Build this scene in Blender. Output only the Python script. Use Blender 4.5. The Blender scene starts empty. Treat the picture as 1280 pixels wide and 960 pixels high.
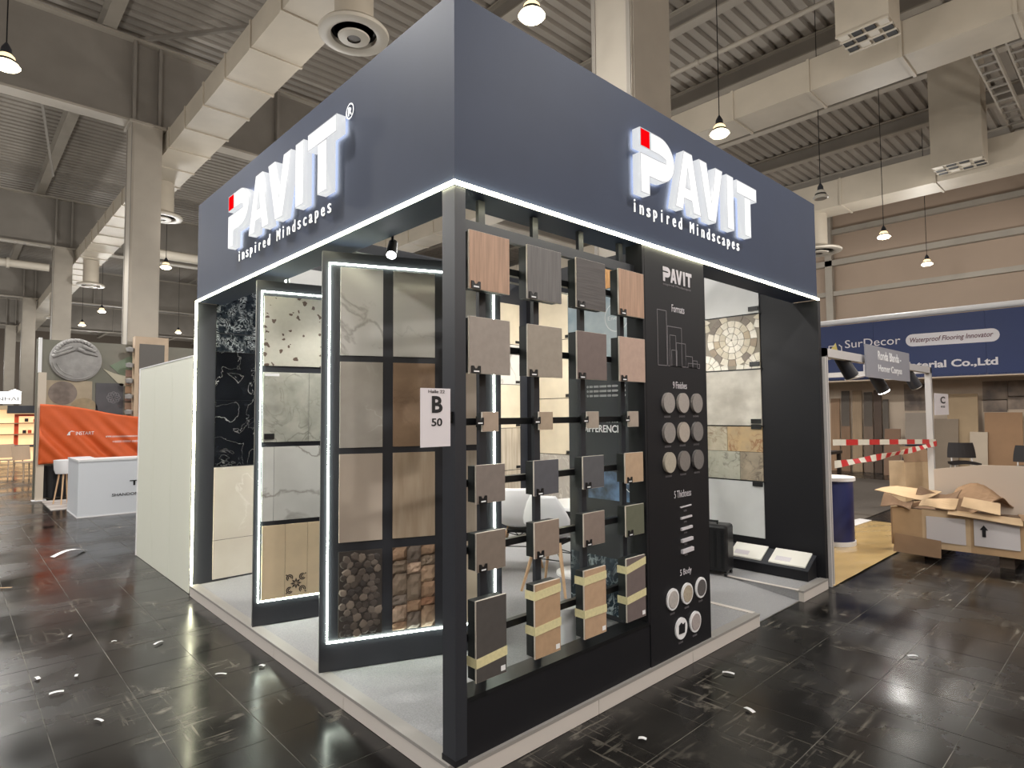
import bpy, bmesh, math, random
from mathutils import Matrix, Vector
random.seed(7)
PI = math.pi
sc = bpy.context.scene
COL = sc.collection

# ------------------------------------------------------------------ camera
F_PX = 753.27
YAW, PITCH, ROLL = 0.8191, 0.0489, -0.0067
CAM = Vector((-1.622, -2.102, 1.6))
fw = Vector((math.cos(YAW)*math.cos(PITCH), math.sin(YAW)*math.cos(PITCH), math.sin(PITCH)))
rt = Vector((math.sin(YAW), -math.cos(YAW), 0))
up = rt.cross(fw)
r2 = rt*math.cos(ROLL) + up*math.sin(ROLL)
u2 = -rt*math.sin(ROLL) + up*math.cos(ROLL)
cam = bpy.data.cameras.new('camera'); cam.sensor_width = 36; cam.lens = 36*F_PX/1280
cam.clip_start = 0.05; cam.clip_end = 300
camo = bpy.data.objects.new('camera', cam); COL.objects.link(camo)
camo.matrix_world = Matrix(((r2.x, u2.x, -fw.x, CAM.x), (r2.y, u2.y, -fw.y, CAM.y), (r2.z, u2.z, -fw.z, CAM.z), (0, 0, 0, 1)))
sc.camera = camo

# ------------------------------------------------------------------ world, exposure, hall lamps
wd = bpy.data.worlds.new('world'); sc.world = wd; wd.use_nodes = True
wd.node_tree.nodes['Background'].inputs[0].default_value = (0.5, 0.47, 0.43, 1)
wd.node_tree.nodes['Background'].inputs[1].default_value = 0.08
vs = sc.view_settings
vs.view_transform = 'Standard'; vs.look = 'None'; vs.exposure = 0.65; vs.gamma = 1.0; vs.use_curve_mapping = False

LAMP_Z = 6.0
LAMP_W = 50.0            # each pendant of the hall
LAMP_COL = (1.0, 0.975, 0.93)
def lamp_light(x, y, z=LAMP_Z, w=LAMP_W):
    l = bpy.data.lights.new('pendant_light', 'POINT'); l.energy = w; l.color = LAMP_COL; l.shadow_soft_size = 0.14
    o = bpy.data.objects.new('pendant_light', l); COL.objects.link(o); o.location = (x, y, z)
    return o
LX = [-1.22 + 4.2*i for i in range(-2, 6)]
LY = [2.46 + 5.13*j for j in range(-2, 9)]
BODY = [(1, 0), (2, 0), (3, 0), (4, 0), (5, 0), (1, 3), (1, 4), (1, 5), (1, 6), (2, 6), (0, 1)]   # pendants the photograph shows
for i, x in enumerate(LX):
    for j, y in enumerate(LY):
        if (i-2, j-2) not in BODY and not (i-2 >= 3 and j-2 >= 4):
            lamp_light(x, y, LAMP_Z-0.3)
for i, x in enumerate(LX):                       # the bells throw most of their light downwards
    for j, y in enumerate(LY):
        if (i+j) % 2 == 0 and y < 24 and x < 8:
            l = bpy.data.lights.new('pendant_downlight', 'SPOT'); l.energy = 300.0; l.color = LAMP_COL; l.shadow_soft_size = 0.14; l.spot_size = math.radians(165); l.spot_blend = 0.35
            o = bpy.data.objects.new('pendant_downlight', l); COL.objects.link(o); o.location = (x, y, LAMP_Z-0.25)
for y in (50, 61, 72):
    for x in (-1.2, 7.2, 15.6): lamp_light(x, y, LAMP_Z-0.3, 4*LAMP_W)

# ------------------------------------------------------------------ materials
def S(r, g, b):
    f = lambda c: (c/255/12.92 if c/255 <= 0.04045 else ((c/255+0.055)/1.055)**2.4)
    return (f(r), f(g), f(b), 1)
MATS = {}
def mat(name, col, rough=0.5, metal=0.0, var=0.0, scale=8.0, bump=0.0, col2=None, spec=0.5, stretch=None, coat=0.0, detail=4.0):
    if name in MATS: return MATS[name]
    m = bpy.data.materials.new(name); m.use_nodes = True; nt = m.node_tree; n = nt.nodes; L = nt.links
    b = n['Principled BSDF']; b.inputs['Roughness'].default_value = rough; b.inputs['Metallic'].default_value = metal
    b.inputs['Specular IOR Level'].default_value = spec; b.inputs['Coat Weight'].default_value = coat
    b.inputs['Base Color'].default_value = col
    if var or bump or col2:
        tc = n.new('ShaderNodeTexCoord'); mp = n.new('ShaderNodeMapping')
        if stretch: mp.inputs['Scale'].default_value = stretch
        nz = n.new('ShaderNodeTexNoise'); nz.inputs['Scale'].default_value = scale; nz.inputs['Detail'].default_value = detail
        L.new(tc.outputs['Object'], mp.inputs[0]); L.new(mp.outputs[0], nz.inputs['Vector'])
        rp = n.new('ShaderNodeValToRGB'); rp.color_ramp.elements[0].position = 0.35; rp.color_ramp.elements[1].position = 0.65
        c2 = col2 or tuple(min(1, c*(1+var)) for c in col[:3]) + (1,)
        c1 = col if col2 else tuple(c*(1-var) for c in col[:3]) + (1,)
        rp.color_ramp.elements[0].color = c1; rp.color_ramp.elements[1].color = c2
        L.new(nz.outputs['Fac'], rp.inputs[0]); L.new(rp.outputs[0], b.inputs['Base Color'])
        if bump:
            bp = n.new('ShaderNodeBump'); bp.inputs['Strength'].default_value = bump; bp.inputs['Distance'].default_value = 0.01
            L.new(nz.outputs['Fac'], bp.inputs['Height']); L.new(bp.outputs[0], b.inputs['Normal'])
    MATS[name] = m; return m
def emit(name, col, strength):
    if name in MATS: return MATS[name]
    m = bpy.data.materials.new(name); m.use_nodes = True; b = m.node_tree.nodes['Principled BSDF']
    b.inputs['Base Color'].default_value = col; b.inputs['Emission Color'].default_value = col
    b.inputs['Emission Strength'].default_value = strength; b.inputs['Roughness'].default_value = 0.4
    MATS[name] = m; return m
def marble(name, base, vein, scale=2.0, width=0.03, rough=0.12, base2=None, seed=0.0, dist=1.6):
    """base colour clouded with base2 and crossed by thin veins"""
    if name in MATS: return MATS[name]
    m = bpy.data.materials.new(name); m.use_nodes = True; nt = m.node_tree; n = nt.nodes; L = nt.links
    b = n['Principled BSDF']; b.inputs['Roughness'].default_value = rough
    tc = n.new('ShaderNodeTexCoord'); mp = n.new('ShaderNodeMapping'); mp.inputs['Location'].default_value = (seed*3.1, seed*1.7, seed*2.3)
    L.new(tc.outputs['Object'], mp.inputs[0])
    nz = n.new('ShaderNodeTexNoise'); nz.inputs['Scale'].default_value = scale; nz.inputs['Detail'].default_value = 6; nz.inputs['Distortion'].default_value = dist
    L.new(mp.outputs[0], nz.inputs['Vector'])
    sub = n.new('ShaderNodeMath'); sub.operation = 'SUBTRACT'; sub.inputs[1].default_value = 0.5; L.new(nz.outputs['Fac'], sub.inputs[0])
    ab = n.new('ShaderNodeMath'); ab.operation = 'ABSOLUTE'; L.new(sub.outputs[0], ab.inputs[0])
    rp = n.new('ShaderNodeValToRGB'); rp.color_ramp.elements[0].position = 0.0; rp.color_ramp.elements[0].color = (1, 1, 1, 1)
    rp.color_ramp.elements[1].position = width; rp.color_ramp.elements[1].color = (0, 0, 0, 1); L.new(ab.outputs[0], rp.inputs[0])
    n2 = n.new('ShaderNodeTexNoise'); n2.inputs['Scale'].default_value = scale*1.7; n2.inputs['Detail'].default_value = 5; L.new(mp.outputs[0], n2.inputs['Vector'])
    r2_ = n.new('ShaderNodeValToRGB'); r2_.color_ramp.elements[0].position = 0.35; r2_.color_ramp.elements[1].position = 0.7
    r2_.color_ramp.elements[0].color = base; r2_.color_ramp.elements[1].color = base2 or base; L.new(n2.outputs['Fac'], r2_.inputs[0])
    n3 = n.new('ShaderNodeTexNoise'); n3.inputs['Scale'].default_value = scale*0.9; L.new(mp.outputs[0], n3.inputs['Vector'])
    mul = n.new('ShaderNodeMath'); mul.operation = 'MULTIPLY'; L.new(rp.outputs[0], mul.inputs[0])
    r3 = n.new('ShaderNodeValToRGB'); r3.color_ramp.elements[0].position = 0.42; r3.color_ramp.elements[1].position = 0.6; L.new(n3.outputs['Fac'], r3.inputs[0])
    L.new(r3.outputs[0], mul.inputs[1])
    mx = n.new('ShaderNodeMix'); mx.data_type = 'RGBA'; L.new(mul.outputs[0], mx.inputs[0]); L.new(r2_.outputs[0], mx.inputs[6]); mx.inputs[7].default_value = vein
    L.new(mx.outputs[2], b.inputs['Base Color'])
    MATS[name] = m; return m
def speckle(name, base, chip, scale=12.0, thr=0.16, rough=0.25, base2=None):
    """terrazzo: dark chips strewn over a pale ground"""
    if name in MATS: return MATS[name]
    m = bpy.data.materials.new(name); m.use_nodes = True; nt = m.node_tree; n = nt.nodes; L = nt.links
    b = n['Principled BSDF']; b.inputs['Roughness'].default_value = rough
    tc = n.new('ShaderNodeTexCoord'); vo = n.new('ShaderNodeTexVoronoi'); vo.inputs['Scale'].default_value = scale
    nz = n.new('ShaderNodeTexNoise'); nz.inputs['Scale'].default_value = 25; mxv = n.new('ShaderNodeMix'); mxv.data_type = 'VECTOR'; mxv.inputs[0].default_value = 0.05
    L.new(tc.outputs['Object'], nz.inputs['Vector']); L.new(tc.outputs['Object'], mxv.inputs[4]); L.new(nz.outputs['Color'], mxv.inputs[5])
    L.new(mxv.outputs[1], vo.inputs['Vector'])
    rp = n.new('ShaderNodeValToRGB'); rp.color_ramp.interpolation = 'CONSTANT'; rp.color_ramp.elements[0].color = (1, 1, 1, 1)
    rp.color_ramp.elements[1].position = thr; rp.color_ramp.elements[1].color = (0, 0, 0, 1); L.new(vo.outputs['Distance'], rp.inputs[0])
    sep = n.new('ShaderNodeSeparateColor'); L.new(vo.outputs['Color'], sep.inputs[0])
    gt = n.new('ShaderNodeMath'); gt.operation = 'GREATER_THAN'; gt.inputs[1].default_value = 0.42; L.new(sep.outputs[0], gt.inputs[0])
    ml = n.new('ShaderNodeMath'); ml.operation = 'MULTIPLY'; L.new(rp.outputs[0], ml.inputs[0]); L.new(gt.outputs[0], ml.inputs[1])
    n2 = n.new('ShaderNodeTexNoise'); n2.inputs['Scale'].default_value = 40; L.new(tc.outputs['Object'], n2.inputs['Vector'])
    m0 = n.new('ShaderNodeMix'); m0.data_type = 'RGBA'; L.new(n2.outputs['Fac'], m0.inputs[0]); m0.inputs[6].default_value = base; m0.inputs[7].default_value = base2 or base
    mx = n.new('ShaderNodeMix'); mx.data_type = 'RGBA'; L.new(ml.outputs[0], mx.inputs[0]); L.new(m0.outputs[2], mx.inputs[6]); mx.inputs[7].default_value = chip
    L.new(mx.outputs[2], b.inputs['Base Color']); MATS[name] = m; return m
def floor_mat():
    """dark worn hall floor: cloudy stains, pale scratches, dusty joints; gloss varies with the wear"""
    m = bpy.data.materials.new('worn_dark_floor'); m.use_nodes = True; nt = m.node_tree; n = nt.nodes; L = nt.links
    b = n['Principled BSDF']; ge = n.new('ShaderNodeNewGeometry'); b.inputs['Specular IOR Level'].default_value = 0.32
    n1 = n.new('ShaderNodeTexNoise'); n1.inputs['Scale'].default_value = 1.3; n1.inputs['Detail'].default_value = 7; L.new(ge.outputs['Position'], n1.inputs['Vector'])
    r1 = n.new('ShaderNodeValToRGB'); r1.color_ramp.elements[0].position = 0.35; r1.color_ramp.elements[1].position = 0.72
    r1.color_ramp.elements[0].color = S(15, 14, 14); r1.color_ramp.elements[1].color = S(38, 36, 34); L.new(n1.outputs['Fac'], r1.inputs[0])
    def scratch(sx, sy, lo, hi, rot):
        mp = n.new('ShaderNodeMapping'); mp.inputs['Scale'].default_value = (sx, sy, 1); mp.inputs['Rotation'].default_value = (0, 0, rot)
        L.new(ge.outputs['Position'], mp.inputs[0])
        q = n.new('ShaderNodeTexNoise'); q.inputs['Scale'].default_value = 1.0; q.inputs['Detail'].default_value = 5; L.new(mp.outputs[0], q.inputs['Vector'])
        r = n.new('ShaderNodeValToRGB'); r.color_ramp.elements[0].position = lo; r.color_ramp.elements[1].position = hi
        r.color_ramp.elements[0].color = (0, 0, 0, 1); r.color_ramp.elements[1].color = (1, 1, 1, 1); L.new(q.outputs['Fac'], r.inputs[0]); return r
    a = scratch(3, 34, 0.56, 0.76, 0.5); c = scratch(40, 2.5, 0.57, 0.78, -0.15); d = scratch(7, 11, 0.58, 0.74, 0.9)
    mxm = n.new('ShaderNodeMath'); mxm.operation = 'MAXIMUM'; L.new(a.outputs[0], mxm.inputs[0]); L.new(c.outputs[0], mxm.inputs[1])
    mx2 = n.new('ShaderNodeMath'); mx2.operation = 'MAXIMUM'; L.new(mxm.outputs[0], mx2.inputs[0]); L.new(d.outputs[0], mx2.inputs[1])
    n4 = n.new('ShaderNodeTexNoise'); n4.inputs['Scale'].default_value = 1.9; n4.inputs['Detail'].default_value = 3; L.new(ge.outputs['Position'], n4.inputs['Vector'])
    r4 = n.new('ShaderNodeValToRGB'); r4.color_ramp.elements[0].position = 0.46; r4.color_ramp.elements[1].position = 0.66; L.new(n4.outputs['Fac'], r4.inputs[0])
    k = n.new('ShaderNodeMath'); k.operation = 'MULTIPLY'; L.new(r4.outputs[0], k.inputs[1]); L.new(mx2.outputs[0], k.inputs[0])
    mx = n.new('ShaderNodeMix'); mx.data_type = 'RGBA'; L.new(k.outputs[0], mx.inputs[0]); L.new(r1.outputs[0], mx.inputs[6]); mx.inputs[7].default_value = S(128, 122, 112)
    L.new(mx.outputs[2], b.inputs['Base Color'])
    rr = n.new('ShaderNodeMapRange'); rr.inputs['From Min'].default_value = 0.3; rr.inputs['From Max'].default_value = 0.7; rr.inputs['To Min'].default_value = 0.1; rr.inputs['To Max'].default_value = 0.36; L.new(n1.outputs['Fac'], rr.inputs[0])
    L.new(rr.outputs[0], b.inputs['Roughness'])
    bp = n.new('ShaderNodeBump'); bp.inputs['Strength'].default_value = 0.15; bp.inputs['Distance'].default_value = 0.004
    L.new(n1.outputs['Fac'], bp.inputs['Height']); L.new(bp.outputs[0], b.inputs['Normal'])
    return m

M_FLOOR = floor_mat()
M_JOINT = mat('dusty_joint', S(38, 36, 34), 0.8, col2=S(142, 138, 128), scale=2.4)
M_NAVY = mat('navy_panel', S(44, 53, 75), 0.6, var=0.04, scale=3, spec=0.3)
M_BLACK = mat('black_panel', S(25, 25, 29), 0.5, spec=0.3)
M_DKFRAME = mat('dark_frame', S(44, 46, 52), 0.4)
M_DKMETAL = mat('black_metal', S(24, 25, 27), 0.35, 0.3)
M_CARPET = mat('grey_carpet', S(150, 150, 152), 0.95, var=0.12, scale=160, bump=0.3)
M_EDGE = mat('platform_edge', S(205, 198, 192), 0.5)
M_TRIMG = mat('grey_edge_strip', S(150, 146, 142), 0.45)
M_WHITEWALL = mat('white_wall_panel', S(228, 230, 217), 0.5)
M_WHITE = mat('white_plastic', S(232, 232, 234), 0.35)
M_LED = emit('led_strip', S(255, 252, 214), 13.0)
M_LEDW = emit('led_strip_wing', S(244, 255, 238), 14.0)
M_SIGN = emit('sign_white', (1, 1, 1, 1), 0.72)
M_SIDE = emit('sign_return', (0.9, 0.92, 0.95, 1), 0.50)
M_RIM = emit('sign_rim', (0.8, 0.82, 0.88, 1), 0.26)
M_HALO = emit('sign_halo', (0.9, 0.95, 1, 1), 6.0)
for q in (M_SIGN, M_SIDE, M_RIM): q.node_tree.nodes['Principled BSDF'].inputs['Base Color'].default_value = (0.08, 0.08, 0.08, 1)
M_RED = emit('sign_red', S(238, 4, 10), 0.7); M_RED.node_tree.nodes['Principled BSDF'].inputs['Base Color'].default_value = S(60, 2, 4); M_RED.node_tree.nodes['Principled BSDF'].inputs['Specular IOR Level'].default_value = 0.0
M_TXT = mat('white_print', S(236, 236, 238), 0.5)
M_TXTE = emit('tagline_white', (1, 1, 1, 1), 0.35)
M_STEEL = mat('painted_steel', S(168, 160, 148), 0.55, var=0.06, scale=1.5)
M_STEELD = mat('painted_steel_grey', S(140, 134, 126), 0.55, var=0.06, scale=1.5)
M_DECK = mat('roof_deck_paint', S(160, 152, 142), 0.6, var=0.06, scale=0.6)
M_DUCT = mat('painted_duct', S(186, 176, 160), 0.5, var=0.07, scale=1.2)
M_DUCTW = mat('duct_diffuser_paint', S(196, 188, 174), 0.5)
M_HALLWALL = mat('hall_wall_paint', S(172, 152, 134), 0.7, var=0.05, scale=0.4)
M_DARKHOLE = mat('grille_dark', S(18, 18, 20), 0.6)

# ------------------------------------------------------------------ geometry helpers
class MB:
    def __init__(s): s.v = []; s.f = []
    def add(s, vs, fs):
        k = len(s.v); s.v += [tuple(q) for q in vs]; s.f += [tuple(i+k for i in f) for f in fs]; return s
    def box(s, x0, x1, y0, y1, z0, z1):
        return s.add([(x0,y0,z0),(x1,y0,z0),(x1,y1,z0),(x0,y1,z0),(x0,y0,z1),(x1,y0,z1),(x1,y1,z1),(x0,y1,z1)],
                     [(3,2,1,0),(4,5,6,7),(0,1,5,4),(1,2,6,5),(2,3,7,6),(3,0,4,7)])
    def prism(s, poly, a, b, axis='y'):
        """extrude a 2-D outline from a to b along an axis; outline is (x,z) for y, (y,z) for x, (x,y) for z"""
        n = len(poly)
        P = {'y': lambda p, t: (p[0], t, p[1]), 'x': lambda p, t: (t, p[0], p[1]), 'z': lambda p, t: (p[0], p[1], t)}[axis]
        vs_ = [P(p, a) for p in poly] + [P(p, b) for p in poly]
        fs = [tuple(range(n)), tuple(range(2*n-1, n-1, -1))] + [(i, i+n, (i+1) % n + n, (i+1) % n) for i in range(n)]
        return s.add(vs_, fs)
    def lathe(s, prof, c=(0,0,0), n=24, axis='z', cap=True):
        vs_ = []; fs = []
        for r, h in prof:
            for k in range(n):
                a = 2*PI*k/n; x, y = r*math.cos(a), r*math.sin(a)
                q = {'z': (x, y, h), 'y': (x, h, y), 'x': (h, x, y)}[axis]
                vs_.append((c[0]+q[0], c[1]+q[1], c[2]+q[2]))
        for i in range(len(prof)-1):
            for k in range(n):
                fs.append((i*n+k, i*n+(k+1) % n, (i+1)*n+(k+1) % n, (i+1)*n+k))
        if cap and prof[0][0] > 1e-6: fs.append(tuple(range(n-1, -1, -1)))
        if cap and prof[-1][0] > 1e-6: fs.append(tuple((len(prof)-1)*n+k for k in range(n)))
        return s.add(vs_, fs)
    def bar(s, a, b, r=0.01, n=8, r1=None, square=False):
        a, b = Vector(a), Vector(b); d = (b-a).normalized()
        t = Vector((0, 0, 1)) if abs(d.z) < 0.95 else Vector((1, 0, 0))
        u = d.cross(t).normalized(); w = d.cross(u)
        if square: n = 4
        o = PI/4 if square else 0
        k = math.sqrt(2) if square else 1
        r1 = r if r1 is None else r1
        vs_ = [a + (u*math.cos(2*PI*i/n+o) + w*math.sin(2*PI*i/n+o))*r*k for i in range(n)] + [b + (u*math.cos(2*PI*i/n+o) + w*math.sin(2*PI*i/n+o))*r1*k for i in range(n)]
        return s.add(vs_, [tuple(range(n)), tuple(range(2*n-1, n-1, -1))] + [(i, i+n, (i+1) % n+n, (i+1) % n) for i in range(n)])
    def grid(s, fn, nu, nv):
        vs_ = [fn(i/nu, j/nv) for j in range(nv+1) for i in range(nu+1)]
        return s.add(vs_, [(j*(nu+1)+i, j*(nu+1)+i+1, (j+1)*(nu+1)+i+1, (j+1)*(nu+1)+i) for j in range(nv) for i in range(nu)])
    def mesh(s, name):
        me = bpy.data.meshes.new(name); me.from_pydata(s.v, [], s.f); me.validate()
        bm = bmesh.new(); bm.from_mesh(me); bmesh.ops.recalc_face_normals(bm, faces=bm.faces); bm.to_mesh(me); bm.free()
        return me
    def build(s, name, m, parent=None, smooth=False, solid=0.0, bevel=0.0, world=False):
        if world and parent is not None:
            o = root_loc(parent); s.v = [(x-o[0], y-o[1], z-o[2]) for x, y, z in s.v]
        return link(name, s.mesh(name), m, parent, smooth, solid, bevel)
def root_loc(p):
    o = Vector((0, 0, 0))
    while p is not None: o += p.location; p = p.parent
    return o
def link(name, me, m, parent=None, smooth=False, solid=0.0, bevel=0.0):
    o = bpy.data.objects.new(name, me); COL.objects.link(o)
    if m is not None and not me.materials: me.materials.append(m)
    if parent is not None: o.parent = parent
    if smooth:
        for p in me.polygons: p.use_smooth = True
        e = o.modifiers.new('edge', 'EDGE_SPLIT'); e.split_angle = math.radians(40)
    if solid: d = o.modifiers.new('thick', 'SOLIDIFY'); d.thickness = solid; d.offset = 0
    if bevel: d = o.modifiers.new('bevel', 'BEVEL'); d.width = bevel; d.segments = 2
    return o
def box(name, m, parent, x0, x1, y0, y1, z0, z1, bevel=0.0, world=False):
    return MB().box(x0, x1, y0, y1, z0, z1).build(name, m, parent, bevel=bevel, world=world)
def tag(o, label, cat, group=None, kind=None):
    if label: o['label'] = label
    if cat: o['category'] = cat
    if group: o['group'] = group
    if kind: o['kind'] = kind
    return o
def thing(name, label, cat, loc=(0,0,0), rz=0.0, group=None, kind=None):
    o = bpy.data.objects.new(name, None); COL.objects.link(o); o.location = loc; o.rotation_euler = (0, 0, rz); o.empty_display_size = 0.1
    return tag(o, label, cat, group, kind)
def struct(o): o['kind'] = 'structure'; return o
def copy_tree(o, parent=None):
    c = o.copy(); COL.objects.link(c); c.parent = parent
    for ch in list(o.children): copy_tree(ch, c)
    return c
FACE_R = (PI/2, 0, 0)          # reads along +X, faces -Y
FACE_L = (PI/2, 0, -PI/2)      # reads along -Y, faces -X
def text(name, body, m, parent, loc, rot, w=None, h=None, depth=0.002, shear=0.0, center=False, spacing=1.0, bold=0.0):
    cu = bpy.data.curves.new(name, 'FONT'); cu.body = body; cu.extrude = 0.5; cu.shear = shear; cu.space_character = spacing; cu.offset = bold; cu.resolution_u = 3
    t = bpy.data.objects.new(name, cu); COL.objects.link(t)
    bpy.context.view_layer.update()
    me = bpy.data.meshes.new_from_object(t.evaluated_get(bpy.context.evaluated_depsgraph_get()))
    bpy.data.objects.remove(t); bpy.data.curves.remove(cu)
    xs = [v.co.x for v in me.vertices]; ys = [v.co.y for v in me.vertices]
    x0, x1, y0, y1 = min(xs), max(xs), min(ys), max(ys)
    sy = h/(y1-y0) if h else w/(x1-x0); sx = w/(x1-x0) if w else sy
    for v in me.vertices:
        v.co = ((v.co.x-x0-(0.5*(x1-x0) if center else 0))*sx, (v.co.y-y0-(0.5*(y1-y0) if center else 0))*sy, (v.co.z+0.5)*depth)
    me.materials.clear(); me.materials.append(m); me.name = name
    o = bpy.data.objects.new(name, me); COL.objects.link(o); o.parent = parent
    l = Vector(loc) - (root_loc(parent) if parent and parent.rotation_euler.z == 0 else Vector((0, 0, 0)))
    o.location = l; o.rotation_euler = rot
    return o

W, LN, ZL, ZT, PZ = 4.2, 3.83, 2.63, 3.52, 0.09      # booth: right face, left face, fascia bottom and top, platform

# ================================================================== SETTING
# floor: dark slabs in a straight grid, individually built where they show largest
SX, SY = 0.41, 0.47
floor = struct(MB().add([(-30,-25,-0.002),(30,-25,-0.002),(30,80,-0.002),(-30,80,-0.002)], [(0,1,2,3)]).build('floor', M_JOINT))
def slab_mesh():
    g = 0.0014; t = 0.007; a = (SX/2-g, SY/2-g)
    b = (a[0]-0.001, a[1]-0.001)
    vs_ = [(-a[0],-a[1],-t),(a[0],-a[1],-t),(a[0],a[1],-t),(-a[0],a[1],-t),(-b[0],-b[1],0),(b[0],-b[1],0),(b[0],b[1],0),(-b[0],b[1],0)]
    return MB().add(vs_, [(4,5,6,7),(0,1,5,4),(1,2,6,5),(2,3,7,6),(3,0,4,7)])
slab = slab_mesh(); slab_me = slab.mesh('floor_slab')
spots = []; rest = MB()
def px_of(x, y):
    d = Vector((x, y, 0)) - CAM; z = d.dot(fw)
    if z < 0.4: return None
    return 640 + F_PX*d.dot(r2)/z, 480 - F_PX*d.dot(u2)/z, z
for j in range(int(-5/SY), int(30/SY)):
    for i in range(int(-7/SX), int(14/SX)):
        x = -1.005 + i*SX; y = -0.205 + j*SY
        if 0.25 < x < 4.0 and 0.2 < y < 3.7: continue
        if y > 13.5 and (x > 3 or x < -4): continue
        q = px_of(x, y)
        vis = q and -30 < q[0] < 1310 and q[1] < 985 and not (x > -0.15 and y > 0.0 and x < 4.3)
        spots.append((q[2] if vis else 1e9, x, y))
spots.sort()
for k, (d, x, y) in enumerate(spots):
    if k < 300 and d < 1e8:
        o = bpy.data.objects.new('floor_slab', slab_me); COL.objects.link(o); o.parent = floor
        o.location = (x, y, -random.random()*0.0005)
        o.rotation_euler = (random.uniform(-1, 1)*0.0012, random.uniform(-1, 1)*0.0012, 0)
    else:
        rest.add([(vx+x, vy+y, vz) for vx, vy, vz in slab.v], slab.f)
slab_me.materials.append(M_FLOOR)
rs = rest.build('floor_slabs', M_FLOOR, floor); rs['kind'] = 'stuff'
far = MB()
far.box(-30, 30, 30, 80, -0.0015, -0.0003); far.box(14, 30, -25, 30, -0.0015, -0.0003); far.box(3, 14, 13.6, 30, -0.0015, -0.0003)
far.box(-30, -7, -25, 30, -0.0015, -0.0003); far.box(-7, 14, -25, -5.1, -0.0015, -0.0003)
far.build('worn_floor_beyond', M_FLOOR, floor)

# ceiling: corrugated roof deck, ribs along X
DZ = 10.5
deck = MB(); vs_ = []; fs_ = []
yy = -8.0; pr = []
while yy < 78:
    pr += [(yy, DZ), (yy+0.17, DZ), (yy+0.20, DZ+0.09), (yy+0.27, DZ+0.09)]; yy += 0.30
for y, z in pr: vs_ += [(-26, y, z), (26, y, z)]
deck.add(vs_, [(2*i, 2*i+1, 2*i+3, 2*i+2) for i in range(len(pr)-1)])
struct(deck.build('ceiling', M_DECK))
struct(MB().box(24, 24.3, -10, 78, 0, 11).build('wall_right', M_HALLWALL))
struct(MB().box(-26, 24.3, 77, 77.3, 0, 11).build('wall_back', mat('far_wall', S(110, 100, 90), 0.8)))
struct(MB().box(-26.3, -26, -10, 77, 0, 11).build('wall_left', M_HALLWALL))
struct(MB().box(-26, 24.3, -10.3, -10, 0, 11).build('wall_front', M_HALLWALL))
# rails and posts on the right hall wall
for k, (z, h, dx) in enumerate([(7.35, 0.22, 0.25), (6.15, 0.18, 0.2), (8.6, 0.2, 0.2)]):
    struct(MB().box(24-dx, 24, -10, 40, z, z+h).build('trim_%d' % (k+1), M_STEEL))
k = 4
for y in (-6, 0.2, 6.6, 13):
    struct(MB().box(23.75, 24, y-0.13, y+0.13, 0, 10.4).build('trim_%d' % k, M_STEEL)); k += 1

# ---- columns
def column(x, y, w, d, h, label, cap=True):
    t = thing('column', label, 'column', (x, y, 0), group='hall columns')
    m = MB(); fl = 0.05
    m.box(-w/2, w/2, -d/2, d/2, 0, h); m.build('shaft', M_STEEL, t)
    for s in (-1, 1):
        MB().box(-w/2-0.012, -w/2, s*(d/2-0.04)-0.03, s*(d/2-0.04)+0.03, 0, h).build('corner_strip', M_STEELD, t)
    MB().box(-w/2+0.03, w/2-0.03, -d/2-0.012, -d/2, 0, h).build('face_plate', M_STEEL, t)
    if cap: MB().box(-w/2-0.06, w/2+0.06, -d/2-0.06, d/2+0.06, h-0.05, h).build('cap_plate', M_STEEL, t)
    return t
for k, (y, lab) in enumerate([(13.3, 'pale square steel column rising behind the orange banner, nearest of the left row'), (26.7, 'second pale column of the left row, behind the round stone medallion'),
                              (40.1, 'third column of the left row, narrower, above the lit white sign'), (53.5, 'fourth column of the left row, at the photo edge')]):
    column(1.45, y, 0.58, 0.58, 8.1, lab)
column(4.78, 2.42, 0.86, 0.62, 10.4, 'broad pale steel column rising behind the right fascia between the lamps', cap=False)
# ---- plate girders along X on the columns
for k, (y, lab) in enumerate([(13.3, 'deep beige plate girder carried by the nearest left column'), (26.7, 'beige plate girder over the second left column'), (40.1, 'far beige plate girder over the third left column'), (53.5, 'farthest plate girder over the fourth left column')]):
    t = thing('roof_girder', lab, 'girder', (0, y, 8.1), group='plate girders')
    MB().box(-20, 24, -0.012, 0.012, 0.04, 1.9).build('web', M_STEELD, t)
    MB().box(-20, 24, -0.2, 0.2, 0, 0.05).build('bottom_flange', M_STEEL, t)
    MB().box(-20, 24, -0.2, 0.2, 1.88, 1.93).build('top_flange', M_STEEL, t)
    for x in [-5.2, -2.0, 1.2, 1.7, 4.4, 7.6]:
        MB().box(x-0.03, x+0.03, -0.18, -0.012, 0.05, 1.88).build('stiffener', M_STEELD, t)
# ---- secondary beams along Y under the deck
BL = ['over the left girder end', 'left of the round air diffuser', 'just right of the first left column', 'above the sign fascia, by the broad column', 'right of the broad column, high up',
      'above the long right duct', 'crossing above the second hanging lamp', 'beyond the long right duct', 'above the third hanging lamp', 'nearest the right hall wall']
for k in range(10):
    x = -5.5 + 3.1*k
    t = thing('roof_beam', 'steel roof beam under the ribbed deck ' + BL[k], 'beam', (x, 0, 10.05), group='roof beams')
    MB().box(-0.015, 0.015, -8, 76, 0.03, 0.4).build('web', M_STEELD, t)
    MB().box(-0.13, 0.13, -8, 76, 0, 0.035).build('bottom_flange', M_STEEL, t)
    MB().box(-0.13, 0.13, -8, 76, 0.4, 0.435).build('top_flange', M_STEEL, t)
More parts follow.
